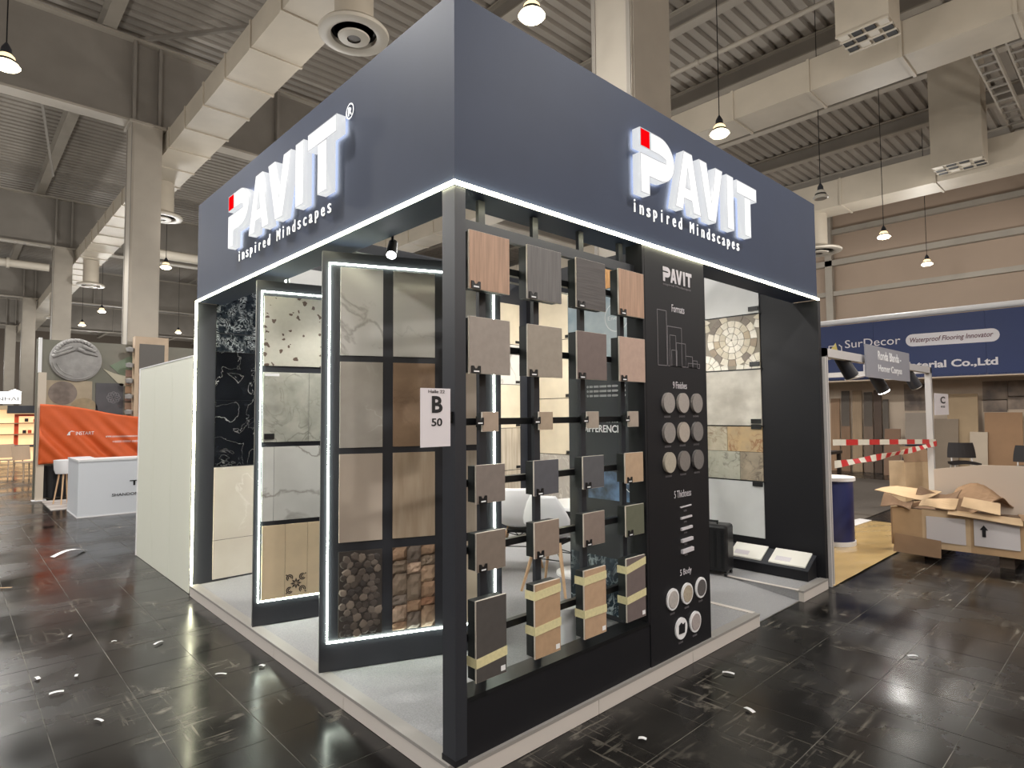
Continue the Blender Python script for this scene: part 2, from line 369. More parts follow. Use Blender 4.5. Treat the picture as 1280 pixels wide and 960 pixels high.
# slanting braces
def brace(label, a, b, r=0.1):
    tag(MB().bar(tuple(Vector(a)), tuple(Vector(b)), r, square=True).build('roof_brace', M_STEELD), label, 'brace', 'roof braces')
brace('slanting roof brace left of the first column', (-0.6, 13.9, 10.0), (0.5, 20.5, 8.9), 0.03)
brace('thin slanting brace behind the nearest girder', (0.9, 13.6, 10.0), (3.6, 11.0, 10.4), 0.04)
# ---- ducts
def duct(label, x0, x1, z0, z1, y0, y1, step):
    t = thing('air_duct', label, 'duct', ((x0+x1)/2, y0, z0), group='rectangular air ducts'); xc = (x0+x1)/2; hw = (x1-x0)/2
    MB().box(-hw, hw, 0, y1-y0, 0, z1-z0).build('duct_body', M_DUCT, t)
    y = step*0.4
    while y < min(y1-y0, 36):
        MB().box(-hw-0.025, hw+0.025, y, y+0.05, -0.025, z1-z0+0.01).build('seam_flange', M_DUCT, t); y += step
    return t
duct('long beige duct running over the left aisle past the first column', 1.82, 2.66, 7.6, 8.05, -4, 60, 1.25)
duct('long beige duct across the upper right, beside the dark grille', 10.0, 10.85, 7.6, 8.2, -6, 40, 1.5)
duct('farther beige duct above the blue banner, along the right wall', 16.4, 17.3, 7.35, 8.1, -6, 40, 2.2)
def diffuser(label, x, y, z, r, ztop):
    t = thing('air_diffuser', label, 'diffuser', (x, y, z), group='round air diffusers')
    MB().lathe([(0.26, 0.06), (0.26, ztop-z)], n=24).build('stub_duct', M_DUCT, t, smooth=True)
    MB().lathe([(r*0.66, 0.05), (r*0.66, -0.01), (r*0.8, -0.035), (r, -0.02), (r*1.02, 0.02), (r*0.95, 0.06), (r*0.6, 0.1)], n=40, cap=False).build('rim', M_DUCTW, t, smooth=True)
    MB().lathe([(0.001, 0.06), (r*0.68, 0.06)], n=32, cap=False).build('throat', M_DARKHOLE, t)
    MB().lathe([(r*0.2, -0.06), (r*0.44, -0.05), (r*0.46, -0.03), (r*0.2, 0.04)], n=32, cap=False).build('cone', M_DUCTW, t, smooth=True)
    MB().lathe([(0.001, -0.045), (r*0.2, -0.045)], n=20, cap=False).build('core', mat('diffuser_core', S(110, 104, 98), 0.5), t)
diffuser('large round air diffuser beside the top of the left fascia', 2.26, 5.15, 6.75, 0.46, 7.6)
diffuser('round air diffuser right of the nearest left column', 2.26, 15.2, 6.7, 0.46, 7.6)
diffuser('small far round diffuser left of the nearest column', 2.26, 25.9, 6.65, 0.46, 7.6)
diffuser('tiny far round diffuser by the third left column', 2.26, 36.4, 6.65, 0.46, 7.6)
diffuser('round diffuser below the far right duct, beside the fascia end', 16.85, 4.5, 6.27, 0.62, 7.35)
# duct sensor seen near the big diffuser
t = thing('ceiling_sensor', 'small white device on the duct underside by the large diffuser', 'sensor', (1.95, 5.15, 7.6))
MB().lathe([(0.07, -0.05), (0.09, 0)], n=16).build('base', M_DUCTW, t); MB().lathe([(0.001, -0.12), (0.05, -0.1), (0.055, -0.05)], n=16).build('dome', M_DARKHOLE, t)
# grilles with dark cells
def grille(label, x, y, z, w, d, nx, ny, top):
    t = thing('air_grille', label, 'grille', (x, y, z), group='boxed ceiling grilles')
    MB().box(-w/2, w/2, -d/2, d/2, 0.01, top-z).build('drop_box', M_DUCT, t)
    for i in range(nx):
        for j in range(ny):
            cx, cy = -w/2 + w*(i+0.5)/nx, -d/2 + d*(j+0.5)/ny
            MB().box(cx-w/nx*0.36, cx+w/nx*0.36, cy-d/ny*0.36, cy+d/ny*0.36, -0.012, 0.01).build('cell', M_DARKHOLE if (i*2+j) % 3 else M_DUCTW, t)
    for i in range(nx+1):
        xx = -w/2 + w*i/nx; MB().box(xx-0.02, xx+0.02, -d/2, d/2, -0.02, 0.01).build('divider', M_DUCT, t)
grille('boxed air grille with dark cells at the top right, under the deck', 8.95, 0.82, 7.6, 0.62, 0.75, 3, 4, 10.05)
grille('farther boxed grille with small dark cells, right of the second duct', 15.9, 0.9, 7.45, 0.7, 1.0, 3, 4, 10.05)
# pipes and cable trays along X at the upper right
def pipe(label, a, b, r, m=M_STEEL, name='ceiling_pipe', cat='pipe'):
    t = thing(name, label, cat, a, group='ceiling pipes and trays'); d = Vector(b)-Vector(a)
    MB().bar((0, 0, 0), tuple(d), r, 10).build('run', m, t, smooth=True)
    for k in range(1, 6):
        q = d*(k/6); MB().bar(tuple(q - d.normalized()*0.04), tuple(q + d.normalized()*0.04), r*1.35, 10).build('coupling', m, t, smooth=True)
pipe('thin pipe running above the long right duct', (9.3, -4, 8.7), (9.3, 20, 8.7), 0.05)
pipe('pipe along the right of the cable trays, top right corner', (8, -1.15, 8.7), (23.7, -1.15, 8.7), 0.07)
pipe('white pipe crossing left of the nearest left column', (-6, 25.2, 7.0), (0.9, 25.2, 7.0), 0.14, M_DUCTW)
pipe('white pipe crossing between the nearest left column and the fascia', (2.8, 20.0, 6.9), (14, 20.0, 6.9), 0.16, M_DUCTW)
def tray(label, y, z):
    t = thing('cable_tray', label, 'cable tray', (8, y, z), group='ceiling pipes and trays')
    MB().box(0, 15.8, -0.17, -0.14, 0, 0.14).build('side_rail', M_STEEL, t); MB().box(0, 15.8, 0.14, 0.17, 0, 0.14).build('side_rail', M_STEEL, t)
    for k in range(40): MB().box(0.2+k*0.39, 0.28+k*0.39, -0.14, 0.14, 0, 0.03).build('rung', M_STEELD, t)
tray('cable tray running towards the right wall, nearer of two', -0.62, 8.35)
tray('cable tray running towards the right wall, beside the dark grilles', -0.12, 8.3)
# ---- pendant lamps
M_GLOW = emit('lamp_glow', S(255, 240, 205), 4.0); M_GLOW2 = emit('lamp_glow_upper', S(255, 226, 176), 0.9)
M_UNLIT = mat('lamp_glass_off', S(190, 185, 175), 0.3)
def lamp_body(lit):
    t = thing('pendant_lamp', '', 'lamp')
    MB().bar((0, 0, 0.26), (0, 0, DZ-LAMP_Z), 0.008, 6).build('cable', M_DKMETAL, t)
    MB().lathe([(0.012, 0.3), (0.03, 0.27), (0.055, 0.22), (0.06, 0.14)], n=20).build('cap', M_DKFRAME, t, smooth=True)
    g = M_GLOW if lit else M_UNLIT
    MB().lathe([(0.062, 0.15), (0.09, 0.12), (0.1, 0.075)], n=24).build('upper_glass', M_GLOW2 if lit else g, t, smooth=True)
    MB().lathe([(0.104, 0.078), (0.11, 0.06), (0.104, 0.05)], n=24).build('band', M_DKMETAL, t, smooth=True)
    MB().lathe([(0.1, 0.052), (0.13, 0.03), (0.15, 0.0), (0.12, -0.03), (0.001, -0.04)], n=28).build('bell', g, t, smooth=True)
    return t
LIT = lamp_body(True); OFF = lamp_body(False); used = set()
LLAB = {(1, 0): 'lit pendant lamp at the top edge above the right fascia', (2, 0): 'lit pendant lamp just above the right letter sign', (3, 0): 'unlit pendant lamp by the right end of the fascia',
        (4, 0): 'lit pendant lamp right of the fascia, above the blue banner', (5, 0): 'lit pendant lamp farthest right above the blue banner', (1, 3): 'lit pendant lamp between the nearest left column and the fascia',
        (1, 4): 'lit pendant lamp just left of the nearest left column, higher one', (1, 5): 'lit pendant lamp middle of three left of the nearest column', (1, 6): 'lit pendant lamp lowest of three left of the nearest column',
        (2, 6): 'tiny lit pendant lamp low beside the fascia edge, right of the column', (0, 1): 'pendant lamp cut off by the left photo edge'}
for (i, j) in BODY:
    src = OFF if (i, j) == (3, 0) else LIT
    t = src if src.name not in used else copy_tree(src); used.add(src.name)
    t.location = (-1.22+4.2*i, 2.46+5.13*j, LAMP_Z); tag(t, LLAB[(i, j)], 'lamp', 'pendant hall lamps')
    if (i, j) != (3, 0):
        l = lamp_light(0, 0, -0.3); l.parent = t

# ================================================================== THE BOOTH
# platform
t = thing('booth_platform', 'raised grey carpeted platform with white edge under the dark booth', 'platform', (0, 0, 0))
for (x0, x1, y0, y1) in [(0.03, 2.85, 0.03, LN), (2.85, 3.67, 0.72, LN), (3.67, W, 0.03, LN)]:
    box('carpet', M_CARPET, t, x0, x1, y0, y1-0.005, 0.004, PZ)
MB().prism([(0.03, 0.006), (0.72, 0.006), (0.72, PZ), ], 2.85, 3.67, 'x').build('ramp', M_CARPET, t)
for k in range(3):
    box('edge_board', M_EDGE, t, 0.0+k*0.95, 0.95*(k+1)-0.004, -0.012, 0.03, 0.002, PZ-0.012)
    box('edge_strip', M_TRIMG, t, 0.95*k, 0.95*(k+1), -0.014, 0.055, PZ-0.012, PZ+0.004)
for k in range(4):
    y0 = 0.03 + k*0.95
    box('edge_board', M_EDGE, t, -0.012, 0.03, y0, y0+0.946, 0.002, PZ-0.012)
    box('edge_strip', M_TRIMG, t, -0.014, 0.06, y0, y0+0.95, PZ-0.012, PZ+0.004)
box('edge_board', M_EDGE, t, 2.85, 2.862, 0.03, 0.72, 0.03, PZ+0.004); box('edge_strip', M_EDGE, t, 2.815, 2.862, 0.03, 0.72, PZ, PZ+0.005)
box('edge_board', M_EDGE, t, 3.67, W+0.02, -0.012, 0.03, 0.002, PZ-0.012); box('edge_strip', M_TRIMG, t, 3.66, W+0.02, -0.014, 0.055, PZ-0.012, PZ+0.004)
box('edge_strip', M_EDGE, t, 3.655, 3.69, 0.03, 0.72, PZ, PZ+0.005)

# fascia
t = thing('fascia', 'tall dark navy sign fascia wrapping two sides of the booth', 'fascia', (0, 0, ZL))
box('fascia_board', M_NAVY, t, 0, W, 0, 0.23, 0, ZT-ZL); box('fascia_board', M_NAVY, t, 0, 0.23, 0.23, LN-0.013, 0, ZT-ZL)
H = 0.006
box('led_strip', M_LED, t, -0.014, W+0.014, -0.014, -0.001, -H, H+0.004); box('led_strip', M_LED, t, -0.014, -0.001, -0.014, LN-0.013, -H, H+0.004)
box('led_strip', M_LED, t, -0.014, -0.001, LN-0.037, LN-0.013, 0.1-ZL, -H)
# corner post
t = thing('corner_post', 'dark square post at the near corner of the booth', 'post', (0, 0, PZ))
box('shaft', M_DKFRAME, t, 0.0, 0.062, 0.0, 0.092, 0.004, ZL-PZ-0.011); box('foot', M_BLACK, t, -0.003, 0.065, -0.003, 0.095, 0.004, 0.03)

# illuminated letters (drawn for the right face, size in metres, origin at the lower left of the P)
def arc(cx, cy, rx, ry, a0, a1, n=12): return [(cx+rx*math.cos(math.radians(a0+(a1-a0)*k/n)), cy+ry*math.sin(math.radians(a0+(a1-a0)*k/n))) for k in range(n+1)]
P_OUT = [(0, 0), (0.092, 0), (0.092, 0.112), (0.19, 0.112)] + arc(0.2, 0.25, 0.158, 0.138, -90, 90, 16)[1:] + [(0.104, 0.388), (0.104, 0.275), (0.2, 0.275), (0.262, 0.262), (0.262, 0.24), (0.2, 0.237), (0, 0.237)]
P_RED = [(0.0, 0.275), (0.1, 0.275), (0.1, 0.388), (0.0, 0.388)]
A_OUT = [(0.362, 0), (0.452, 0), (0.468, 0.075), (0.555, 0.075), (0.575, 0), (0.668, 0), (0.567, 0.386), (0.468, 0.386)]
A_HOLE = [(0.488, 0.15), (0.537, 0.15), (0.513, 0.275)]
V_OUT = [(0.655, 0.386), (0.748, 0.386), (0.808, 0.135), (0.868, 0.386), (0.962, 0.386), (0.858, 0), (0.758, 0)]
I_OUT = [(1.02, 0), (1.115, 0), (1.115, 0.386), (1.02, 0.386)]
T_OUT = [(1.275, 0), (1.372, 0), (1.372, 0.288), (1.47, 0.288), (1.47, 0.386), (1.165, 0.386), (1.165, 0.288), (1.275, 0.288)]
def glyph(outline, hole, sx, sz, d0, d1):
    cu = bpy.data.curves.new('g', 'CURVE'); cu.dimensions = '2D'; cu.fill_mode = 'BOTH'; cu.extrude = abs(d1-d0)/2
    for pl in [outline] + ([hole] if hole else []):
        s = cu.splines.new('POLY'); s.points.add(len(pl)-1); s.use_cyclic_u = True
        for q, p in zip(s.points, pl): q.co = (p[0]*sx, p[1]*sz, 0, 1)
    o = bpy.data.objects.new('g', cu); COL.objects.link(o); bpy.context.view_layer.update()
    me = bpy.data.meshes.new_from_object(o.evaluated_get(bpy.context.evaluated_depsgraph_get()))
    bpy.data.objects.remove(o); bpy.data.curves.remove(cu)
    for v in me.vertices: v.co.z += (d0+d1)/2
    me.materials.clear(); return me
def logo(label, loc, rot, sx, sz, depth, back, m, mr, tagm, tag_dx, tag_w, tag_dz, tag_h, tag_d, parent=None, reg=None):
    t = parent or thing('illuminated_sign', label, 'sign', loc, group='illuminated letter signs')
    for nm, o_, h_ in [('letter', P_OUT, None), ('letter', A_OUT, A_HOLE), ('letter', V_OUT, None), ('letter', I_OUT, None), ('letter', T_OUT, None), ('red_block', P_RED, None)]:
        me = glyph(o_, h_, sx, sz, back, depth); me.materials.append(mr if nm == 'red_block' else m)
        if parent is None:
            me.materials.append(M_SIDE); me.materials.append(M_HALO); me.materials.append(M_RIM)
            bm = bmesh.new(); bm.from_mesh(me); bmesh.ops.remove_doubles(bm, verts=bm.verts, dist=1e-5); bm.normal_update()
            for p in bm.faces: p.material_index = 0 if p.normal.z > 0.5 else (2 if p.normal.z < -0.5 else 1)
            ring = bmesh.ops.inset_region(bm, faces=[p for p in bm.faces if p.normal.z > 0.5], thickness=0.0055, use_boundary=True, use_even_offset=True)
            for p in ring['faces']: p.material_index = 3
            bm.to_mesh(me); bm.free()
        g = link(nm, me, None, t)
        g.rotation_euler = rot; g.location = (0, 0, 0) if parent is None else Vector(loc) - root_loc(parent)
    q = Matrix.Rotation(rot[2], 4, 'Z') @ Vector((tag_dx, 0, tag_dz))
    if parent is None:
        body = 'inspired Mindscapes'; dirx = Matrix.Rotation(rot[2], 4, 'Z') @ Vector((1, 0, 0))
        for k, ch in enumerate(body):
            if ch == ' ': continue
            hh = {'i': 0.078, 'd': 0.078, 'M': 0.074, 'p': 0.072}.get(ch, 0.056); dz = -0.016 if ch == 'p' else 0
            ww = {'i': 0.011, 'M': 0.05, 'r': 0.027}.get(ch, 0.038)
            text('tagline_letter', ch, tagm, t, Vector(loc)+q+dirx*((k+0.5)*tag_w/len(body)-ww/2)+Vector((0, 0, dz+0.014)), rot, w=ww*tag_w/1.45, h=hh, depth=tag_d)
    else: text('tagline', 'inspired Mindscapes', tagm, t, Vector(loc)+q, rot, w=tag_w, h=tag_h, depth=tag_d)
    if reg:
        q = Matrix.Rotation(rot[2], 4, 'Z') @ Vector((reg[0], 0, reg[1]))
        MB_ring = MB(); n = 28
        for k in range(n):
            a, b = 2*PI*k/n, 2*PI*(k+1)/n
            MB_ring.add([(r*math.cos(c), r*math.sin(c), 0.004) for c, r in ((a, reg[2]), (b, reg[2]), (b, reg[2]*0.84), (a, reg[2]*0.84))], [(0, 1, 2, 3)])
        o = MB_ring.build('registered_ring', tagm, t); o.location = (Vector(loc)+q) - root_loc(t); o.rotation_euler = rot
        text('registered_letter', 'R', tagm, t, Vector(loc)+q, rot, h=reg[2]*1.05, depth=0.006, center=True)
    return t
logo('glowing white three-dimensional letters with red block on the right fascia', (1.332, -0.002, 2.905), FACE_R, 1.033, 1.015, 0.068, 0.012, M_SIGN, M_RED, M_TXTE, -0.01, 1.38, -0.113, 0.09, 0.005)
logo('glowing white three-dimensional letters with red block on the left fascia', (-0.002, 2.785, 2.895), FACE_L, 1.22, 1.045, 0.068, 0.012, M_SIGN, M_RED, M_TXTE, 0.02, 1.60, -0.113, 0.09, 0.005, reg=(1.826, 0.425, 0.045))

# flag sign with the stand number
t = thing('stand_number_sign', 'white stand number plate lettered B 50 on the corner post', 'sign', (-0.097, 0.01, 1.46))
box('plate', mat('sign_plate', S(222, 216, 220), 0.4), t, -0.077, 0.077, -0.003, 0.003, 0, 0.25)
box('bracket', M_DKMETAL, t, 0.07, 0.1, 0.003, 0.02, 0.1, 0.15)
M_INK = mat('black_print', S(22, 22, 26), 0.5)
text('hall_text', 'Halle 22', M_INK, t, (-0.137, 0.006, 1.690), FACE_R, w=0.085, h=0.013, depth=0.001)
text('letter_text', 'B', M_INK, t, (-0.119, 0.006, 1.605), FACE_R, w=0.056, h=0.072, depth=0.001, bold=0.03)
text('number_text', '50', M_INK, t, (-0.121, 0.006, 1.548), FACE_R, w=0.056, h=0.034, depth=0.001, bold=0.02)

# ---- sample rack frame on the right face
XL, XR = 0.062, 1.452
CX = [0.197, 0.565, 0.933, 1.303]
ROWZ = [2.300, 1.910, 1.563, 1.282, 0.980, 0.592]
t = thing('sample_rack', 'black rack frame of posts and cross bars carrying the sample boards', 'rack', (XL, 0, PZ))
box('base_panel', M_BLACK, t, XL, XR, 0.005, 0.06, PZ+0.004, 0.345, world=True)
box('ledge', M_DKMETAL, t, XL, XR, 0.0, 0.12, 0.345, 0.362, world=True)
box('side_post', M_BLACK, t, 1.431, XR, 0.0, 0.12, 0.362, ZL, world=True)
box('top_rail', M_DKFRAME, t, XL, 1.431, 0.06, 0.0915, 2.45, 2.505, world=True)
for x in CX: box('upright', M_DKFRAME, t, x+0.02, x+0.06, 0.0925, 0.115, 0.362, ZL, world=True)
for z in ROWZ: box('cross_bar', M_DKMETAL, t, XL, 1.431, 0.06, 0.09, z-0.016, z+0.016, world=True)

def tcol(r, g, b): return S(r, g, b)
ROWS = [(0.245, 0.267), (0.247, 0.256), (0.095, 0.087), (0.172, 0.170), (0.172, 0.172), (0.178, 0.352)]
BC = [[(172, 140, 118), (104, 101, 100), (82, 77, 76), (170, 138, 116)],
      [(150, 140, 132), (152, 142, 130), (112, 98, 94), (178, 152, 138)],
      [(168, 150, 134), (170, 152, 132), (160, 148, 136), (164, 150, 138)],
      [(128, 118, 112), (88, 88, 94), (88, 88, 92), (182, 156, 130)],
      [(126, 114, 104), (142, 126, 114), (132, 118, 110), (100, 102, 86)],
      [(78, 74, 72), (180, 150, 120), (186, 156, 128), (112, 100, 98)]]
BN = [['brown oak grained', 'charcoal wood grained', 'dark brown grained', 'tan wood grained'], ['taupe grey', 'warm grey', 'dark mauve brown', 'pinkish beige'],
      ['small beige', 'small sand coloured', 'small grey beige', 'small pale taupe'], ['mid grey', 'charcoal grey', 'slate grey', 'sand beige'],
      ['taupe', 'pinkish taupe', 'brown grey', 'olive grey'], ['tall dark charcoal', 'tall sand coloured', 'tall beige', 'tall mauve grey']]
COLN = ['first column from the corner post', 'second column from the corner post', 'third column from the corner post', 'last column, beside the info panel']
ROWN = ['top row', 'second row', 'third row', 'fourth row', 'fifth row', 'bottom row']
M_BACK = mat('board_backing', S(26, 30, 30), 0.5)
M_TEDGE = mat('tile_edge', S(214, 206, 194), 0.5)
M_TAPE = mat('masking_tape', S(218, 208, 162), 0.6, var=0.06, scale=60)
M_CLIP = mat('label_clip', S(20, 20, 22), 0.4)
for r in range(6):
    w, h = ROWS[r]
    for c in range(4):
        t = thing('sample_board', '%s sample board in the %s, %s' % (BN[r][c], ROWN[r], COLN[c]), 'sample board', (CX[c], 0, ROWZ[r]), group='sample boards on the rack')
        grain = r == 0
        m = mat('board_%d_%d' % (r, c), S(*BC[r][c]), 0.55, var=0.14 if grain else 0.05, scale=14 if grain else 30, stretch=(6, 1, 0.35) if grain and c != 2 else ((0.35, 1, 6) if grain else None), bump=0.15 if grain else 0.0)
        th = 0.055 if r != 2 else 0.035
        box('tile', m, t, -w/2, w/2, -0.012, -0.002, -h/2, h/2)
        box('tile_edge', M_TEDGE, t, -w/2-0.0015, w/2+0.0015, -0.010, -0.0015, -h/2-0.0015, h/2+0.0015)
        box('backing', M_BACK, t, -w/2+0.004, w/2-0.004, -0.0015, th, -h/2+0.004, h/2-0.004)
        box('bracket', M_DKMETAL, t, -0.03, 0.03, th, 0.0595, -0.025, 0.025)
        if r < 5:
            cx = -w/2 + (0.035 if r != 2 else -0.02); cz = -h/2 + (0.014 if r != 2 else 0.043)
            k = 0.026 if r < 2 else 0.022
            cl = MB().prism([(cx-k, cz-0.014), (cx+k, cz-0.014), (cx+k, cz+0.02), (cx+k*0.55, cz+0.02), (cx+k*0.25, cz+0.008), (cx-k*0.25, cz+0.008), (cx-k*0.55, cz+0.02), (cx-k, cz+0.02)], -0.018, -0.0125).build('label_clip', M_CLIP, t)
            MB().box(cx-k*0.6, cx+k*0.6, -0.0190, -0.018, cz-0.008, cz-0.002).build('clip_mark', M_TXT, cl)
        else:
            for dz in ([-0.11] if c == 0 else [0.105, -0.075]):
                a = random.uniform(-0.012, 0.012); b = random.uniform(0.0, 0.02)
                MB().add([(-w/2-0.003, -0.0140, dz+a), (w/2+0.003, -0.0140, dz+b), (w/2+0.003, -0.0140, dz+b+0.042), (-w/2-0.003, -0.0140, dz+a+0.042),
                          (-w/2-0.003, th, dz+a), (-w/2-0.003, th, dz+a+0.042)], [(0, 1, 2, 3), (0, 3, 5, 4)]).build('tape', M_TAPE, t, solid=0.0015)
            box('sticker', M_TXT, t, w/2-0.035, w/2-0.008, -0.0135, -0.012, -h/2+0.012, -h/2+0.035)

# ---- information panel
t = thing('info_panel', 'tall black panel lettered with formats, finishes, thickness and body samples', 'info panel', (1.455, 0, PZ))
box('panel', M_BLACK, t, 1.455, 2.155, 0.0, 0.07, PZ+0.004, ZL-0.001, world=True)
M_PRINT = mat('grey_white_print', S(205, 200, 205), 0.5); M_PRINTD = mat('dim_print', S(120, 116, 120), 0.5)
YI = -0.0005
logo('', (1.655, YI, 2.432), FACE_R, 0.232, 0.24, 0.002, 0.0, M_PRINT, M_PRINT, M_PRINTD, 0.0, 0.33, -0.03, 0.02, 0.0015, parent=t)
text('heading', 'Formats', M_PRINT, t, (1.748, YI, 2.245), FACE_R, w=0.15, h=0.048, depth=0.0015)
def frame_rect(x0, x1, z0, z1, name='format_outline', lw=0.004, m=M_PRINTD):
    b = MB(); b.box(x0, x1, -0.002, 0, z1-lw, z1).box(x0, x1, -0.002, 0, z0, z0+lw).box(x0, x0+lw, -0.002, 0, z0, z1).box(x1-lw, x1, -0.002, 0, z0, z1)
    return b.build(name, m, t, world=True)
for (x0, x1, z1) in [(1.58, 1.685, 2.245), (1.69, 1.86, 2.15), (1.715, 1.79, 2.095), (1.79, 1.905, 2.05), (1.9, 1.99, 1.97), (1.99, 2.05, 1.945), (1.735, 1.80, 2.0), (1.93, 2.08, 1.925)]:
    frame_rect(x0, x1, 1.893, z1)
text('heading', '9 Finishes', M_PRINT, t, (1.745, YI, 1.752), FACE_R, w=0.165, h=0.045, depth=0.0015)
DISC = [(150, 144, 140), (160, 152, 146), (140, 134, 130), (142, 136, 132), (168, 158, 148), (128, 124, 122), (172, 164, 150), (122, 116, 112), (112, 108, 106)]
for i in range(9):
    x = [1.675, 1.845, 2.015][i % 3]; z = [1.66, 1.473, 1.288][i//3]
    d = MB().lathe([(0.064, 0.0), (0.064, -0.018)], (x, 0, z), 28, 'y').build('finish_disc', mat('finish_%d' % i, S(*DISC[i]), 0.5 if i != 5 else 0.15, var=0.05, scale=60, bump=0.1*(i % 3)), t, world=True)
    text('caption', 'ooooo', M_PRINTD, t, (x-0.035, YI, z-0.092), FACE_R, w=0.07, h=0.012, depth=0.001)
text('heading', '5 Thickness', M_PRINT, t, (1.735, YI, 1.058), FACE_R, w=0.2, h=0.046, depth=0.0015)
for k, z in enumerate([0.995, 0.925, 0.857, 0.783, 0.716]):
    hh = 0.008 + 0.004*k
    MB().prism([(1.80-0.0, z-hh/2), (1.93, z-hh/2+0.004), (1.93, z+hh/2+0.004), (1.80, z+hh/2)], -0.006-0.003*k, 0.0).build('thickness_bar', M_PRINT, t, world=True)
    text('caption', 'ooo', M_PRINTD, t, (1.842, YI, z-0.032), FACE_R, w=0.035, h=0.011, depth=0.001)
text('heading', '5 Body', M_PRINT, t, (1.785, YI, 0.555), FACE_R, w=0.135, h=0.05, depth=0.0015)
for i, (x, z) in enumerate([(1.688, 0.444), (1.855, 0.446), (2.025, 0.450), (1.777, 0.246), (1.946, 0.248)]):
    d = MB().lathe([(0.066, 0.0), (0.066, -0.010)], (x, 0, z), 28, 'y').build('body_disc', M_TXT, t, world=True)
    c = [(178, 172, 168), (172, 160, 142), (92, 88, 88), (40, 40, 44), (168, 158, 156)][i]
    if i != 3: MB().lathe([(0.052, -0.010), (0.052, -0.014)], (x, 0, z), 26, 'y').build('body_sample', mat('body_%d' % i, S(*c), 0.6, var=0.1, scale=90), d, world=True)
    else: MB().prism([(x-0.034, z-0.028), (x+0.03, z-0.03), (x+0.036, z+0.03), (x+0.012, z+0.022), (x-0.005, z+0.038), (x-0.032, z+0.024)], -0.014, -0.010).build('body_sample', M_INK, d, world=True)
    text('caption', 'oooo', M_PRINTD, t, (x-0.025, YI, z-0.094), FACE_R, w=0.05, h=0.012, depth=0.001)

# ---- tile materials
T_MARB_W = marble('white_marble_grey_vein', S(200, 198, 194), S(158, 154, 149), 1.6, 0.03, 0.15, S(206, 204, 200), 1)
T_GREY_GLOSS = marble('grey_glossy', S(190, 187, 181), S(180, 177, 171), 1.2, 0.01, 0.12, S(182, 180, 174), 2)
T_GREY_VEIN = marble('grey_stone_pale_vein', S(176, 170, 162), S(205, 200, 192), 3.0, 0.018, 0.25, S(160, 154, 146), 3)
T_BROWN = marble('brown_stone', S(150, 124, 100), S(120, 94, 74), 4.0, 0.03, 0.4, S(128, 104, 84), 4)
T_BEIGE = mat('beige_plain_tile', S(182, 168, 154), 0.5, var=0.04, scale=3)
T_WOODB = mat('beige_wood_tile', S(176, 158, 136), 0.5, col2=S(160, 140, 118), scale=5, stretch=(5, 1, 0.6))
T_TERR = speckle('terrazzo', S(196, 194, 182), S(96, 80, 70), 19.0, 0.30, 0.3, S(182, 180, 168))
T_SLAB_GREY = marble('weathered_grey_slab', S(188, 188, 178), S(140, 140, 130), 4.0, 0.03, 0.35, S(150, 150, 140), 5)
T_MARB2 = marble('grey_marble_dark_vein', S(216, 216, 211), S(150, 145, 139), 1.7, 0.016, 0.2, S(200, 200, 195), 6, 0.8)
T_CREAM = mat('cream_stone_tile', S(212, 192, 160), 0.45, var=0.05, scale=6)
T_BLACKM = marble('black_marble', S(20, 22, 26), S(180, 180, 178), 3.2, 0.008, 0.08, S(30, 33, 38), 7)
T_PALEVEIN = marble('pale_vein_dark_tile', S(26, 30, 35), S(196, 204, 208), 14.0, 0.07, 0.08, S(52, 60, 68), 12, 3.0)  # dark glossy tile crossed by dense pale veins
T_CREAMG = marble('cream_gloss_marble', S(212, 206, 192), S(232, 228, 218), 1.6, 0.014, 0.15, S(204, 196, 182), 8)
T_WOODPALE = mat('pale_wood_tile', S(186, 174, 158), 0.5, col2=S(160, 148, 132), scale=4, stretch=(7, 7, 0.5))
T_SANDST = mat('sandstone_tile', S(206, 194, 172), 0.5, var=0.05, scale=5)
T_WHITEGREY = mat('white_grey_tile', S(208, 208, 206), 0.35, var=0.03, scale=6)
T_LINES = mat('beige_striped_stone', S(205, 200, 190), 0.35, col2=S(176, 170, 160), scale=5, stretch=(1, 6, 1.2))
T_SLATE = [marble('slate_%d' % i, S(*a), S(*b), 7.0, 0.05, 0.5, S(*c), 10+i) for i, (a, b, c) in enumerate([((168, 160, 140), (130, 110, 90), (188, 178, 158)), ((186, 160, 120), (140, 100, 70), (170, 150, 120)), ((160, 160, 146), (120, 118, 108), (176, 174, 160)), ((140, 130, 114), (100, 90, 80), (164, 150, 130))])]
T_GREY5 = mat('pale_grey_tile', S(196, 198, 198), 0.4, var=0.03, scale=5)

def tile(parent, m, x0, x1, z0, z1, th=0.012, name='tile'):
    """tile on the -Y side of a local plane y = 0"""
    return box(name, m, parent, x0, x1, -th, 0.0, z0, z1, bevel=0.0015)
PEB = []
def pebble_mesh(seed):
    rr = random.Random(seed); n = 7; k = [rr.uniform(0.78, 1.12) for _ in range(n)]
    vs_ = []
    for s, y in ((1.0, 0.0), (0.92, -0.45), (0.6, -0.8)):
        vs_ += [(s*k[i]*math.cos(2*PI*i/n), y, s*k[i]*math.sin(2*PI*i/n)) for i in range(n)]
    fs = [(a*n+i, a*n+(i+1) % n, (a+1)*n+(i+1) % n, (a+1)*n+i) for a in range(2) for i in range(n)] + [tuple(2*n+i for i in range(n))]
    return MB().add(vs_, fs)
PCOL = [mat('pebble_%d' % i, S(*c), 0.6, var=0.15, scale=20) for i, c in enumerate([(70, 62, 57), (82, 73, 66), (94, 84, 77), (106, 96, 88), (62, 56, 53), (122, 110, 99)])]
for i in range(6):
    me = pebble_mesh(i).mesh('stone'); me.materials.append(PCOL[i]); PEB.append(me)
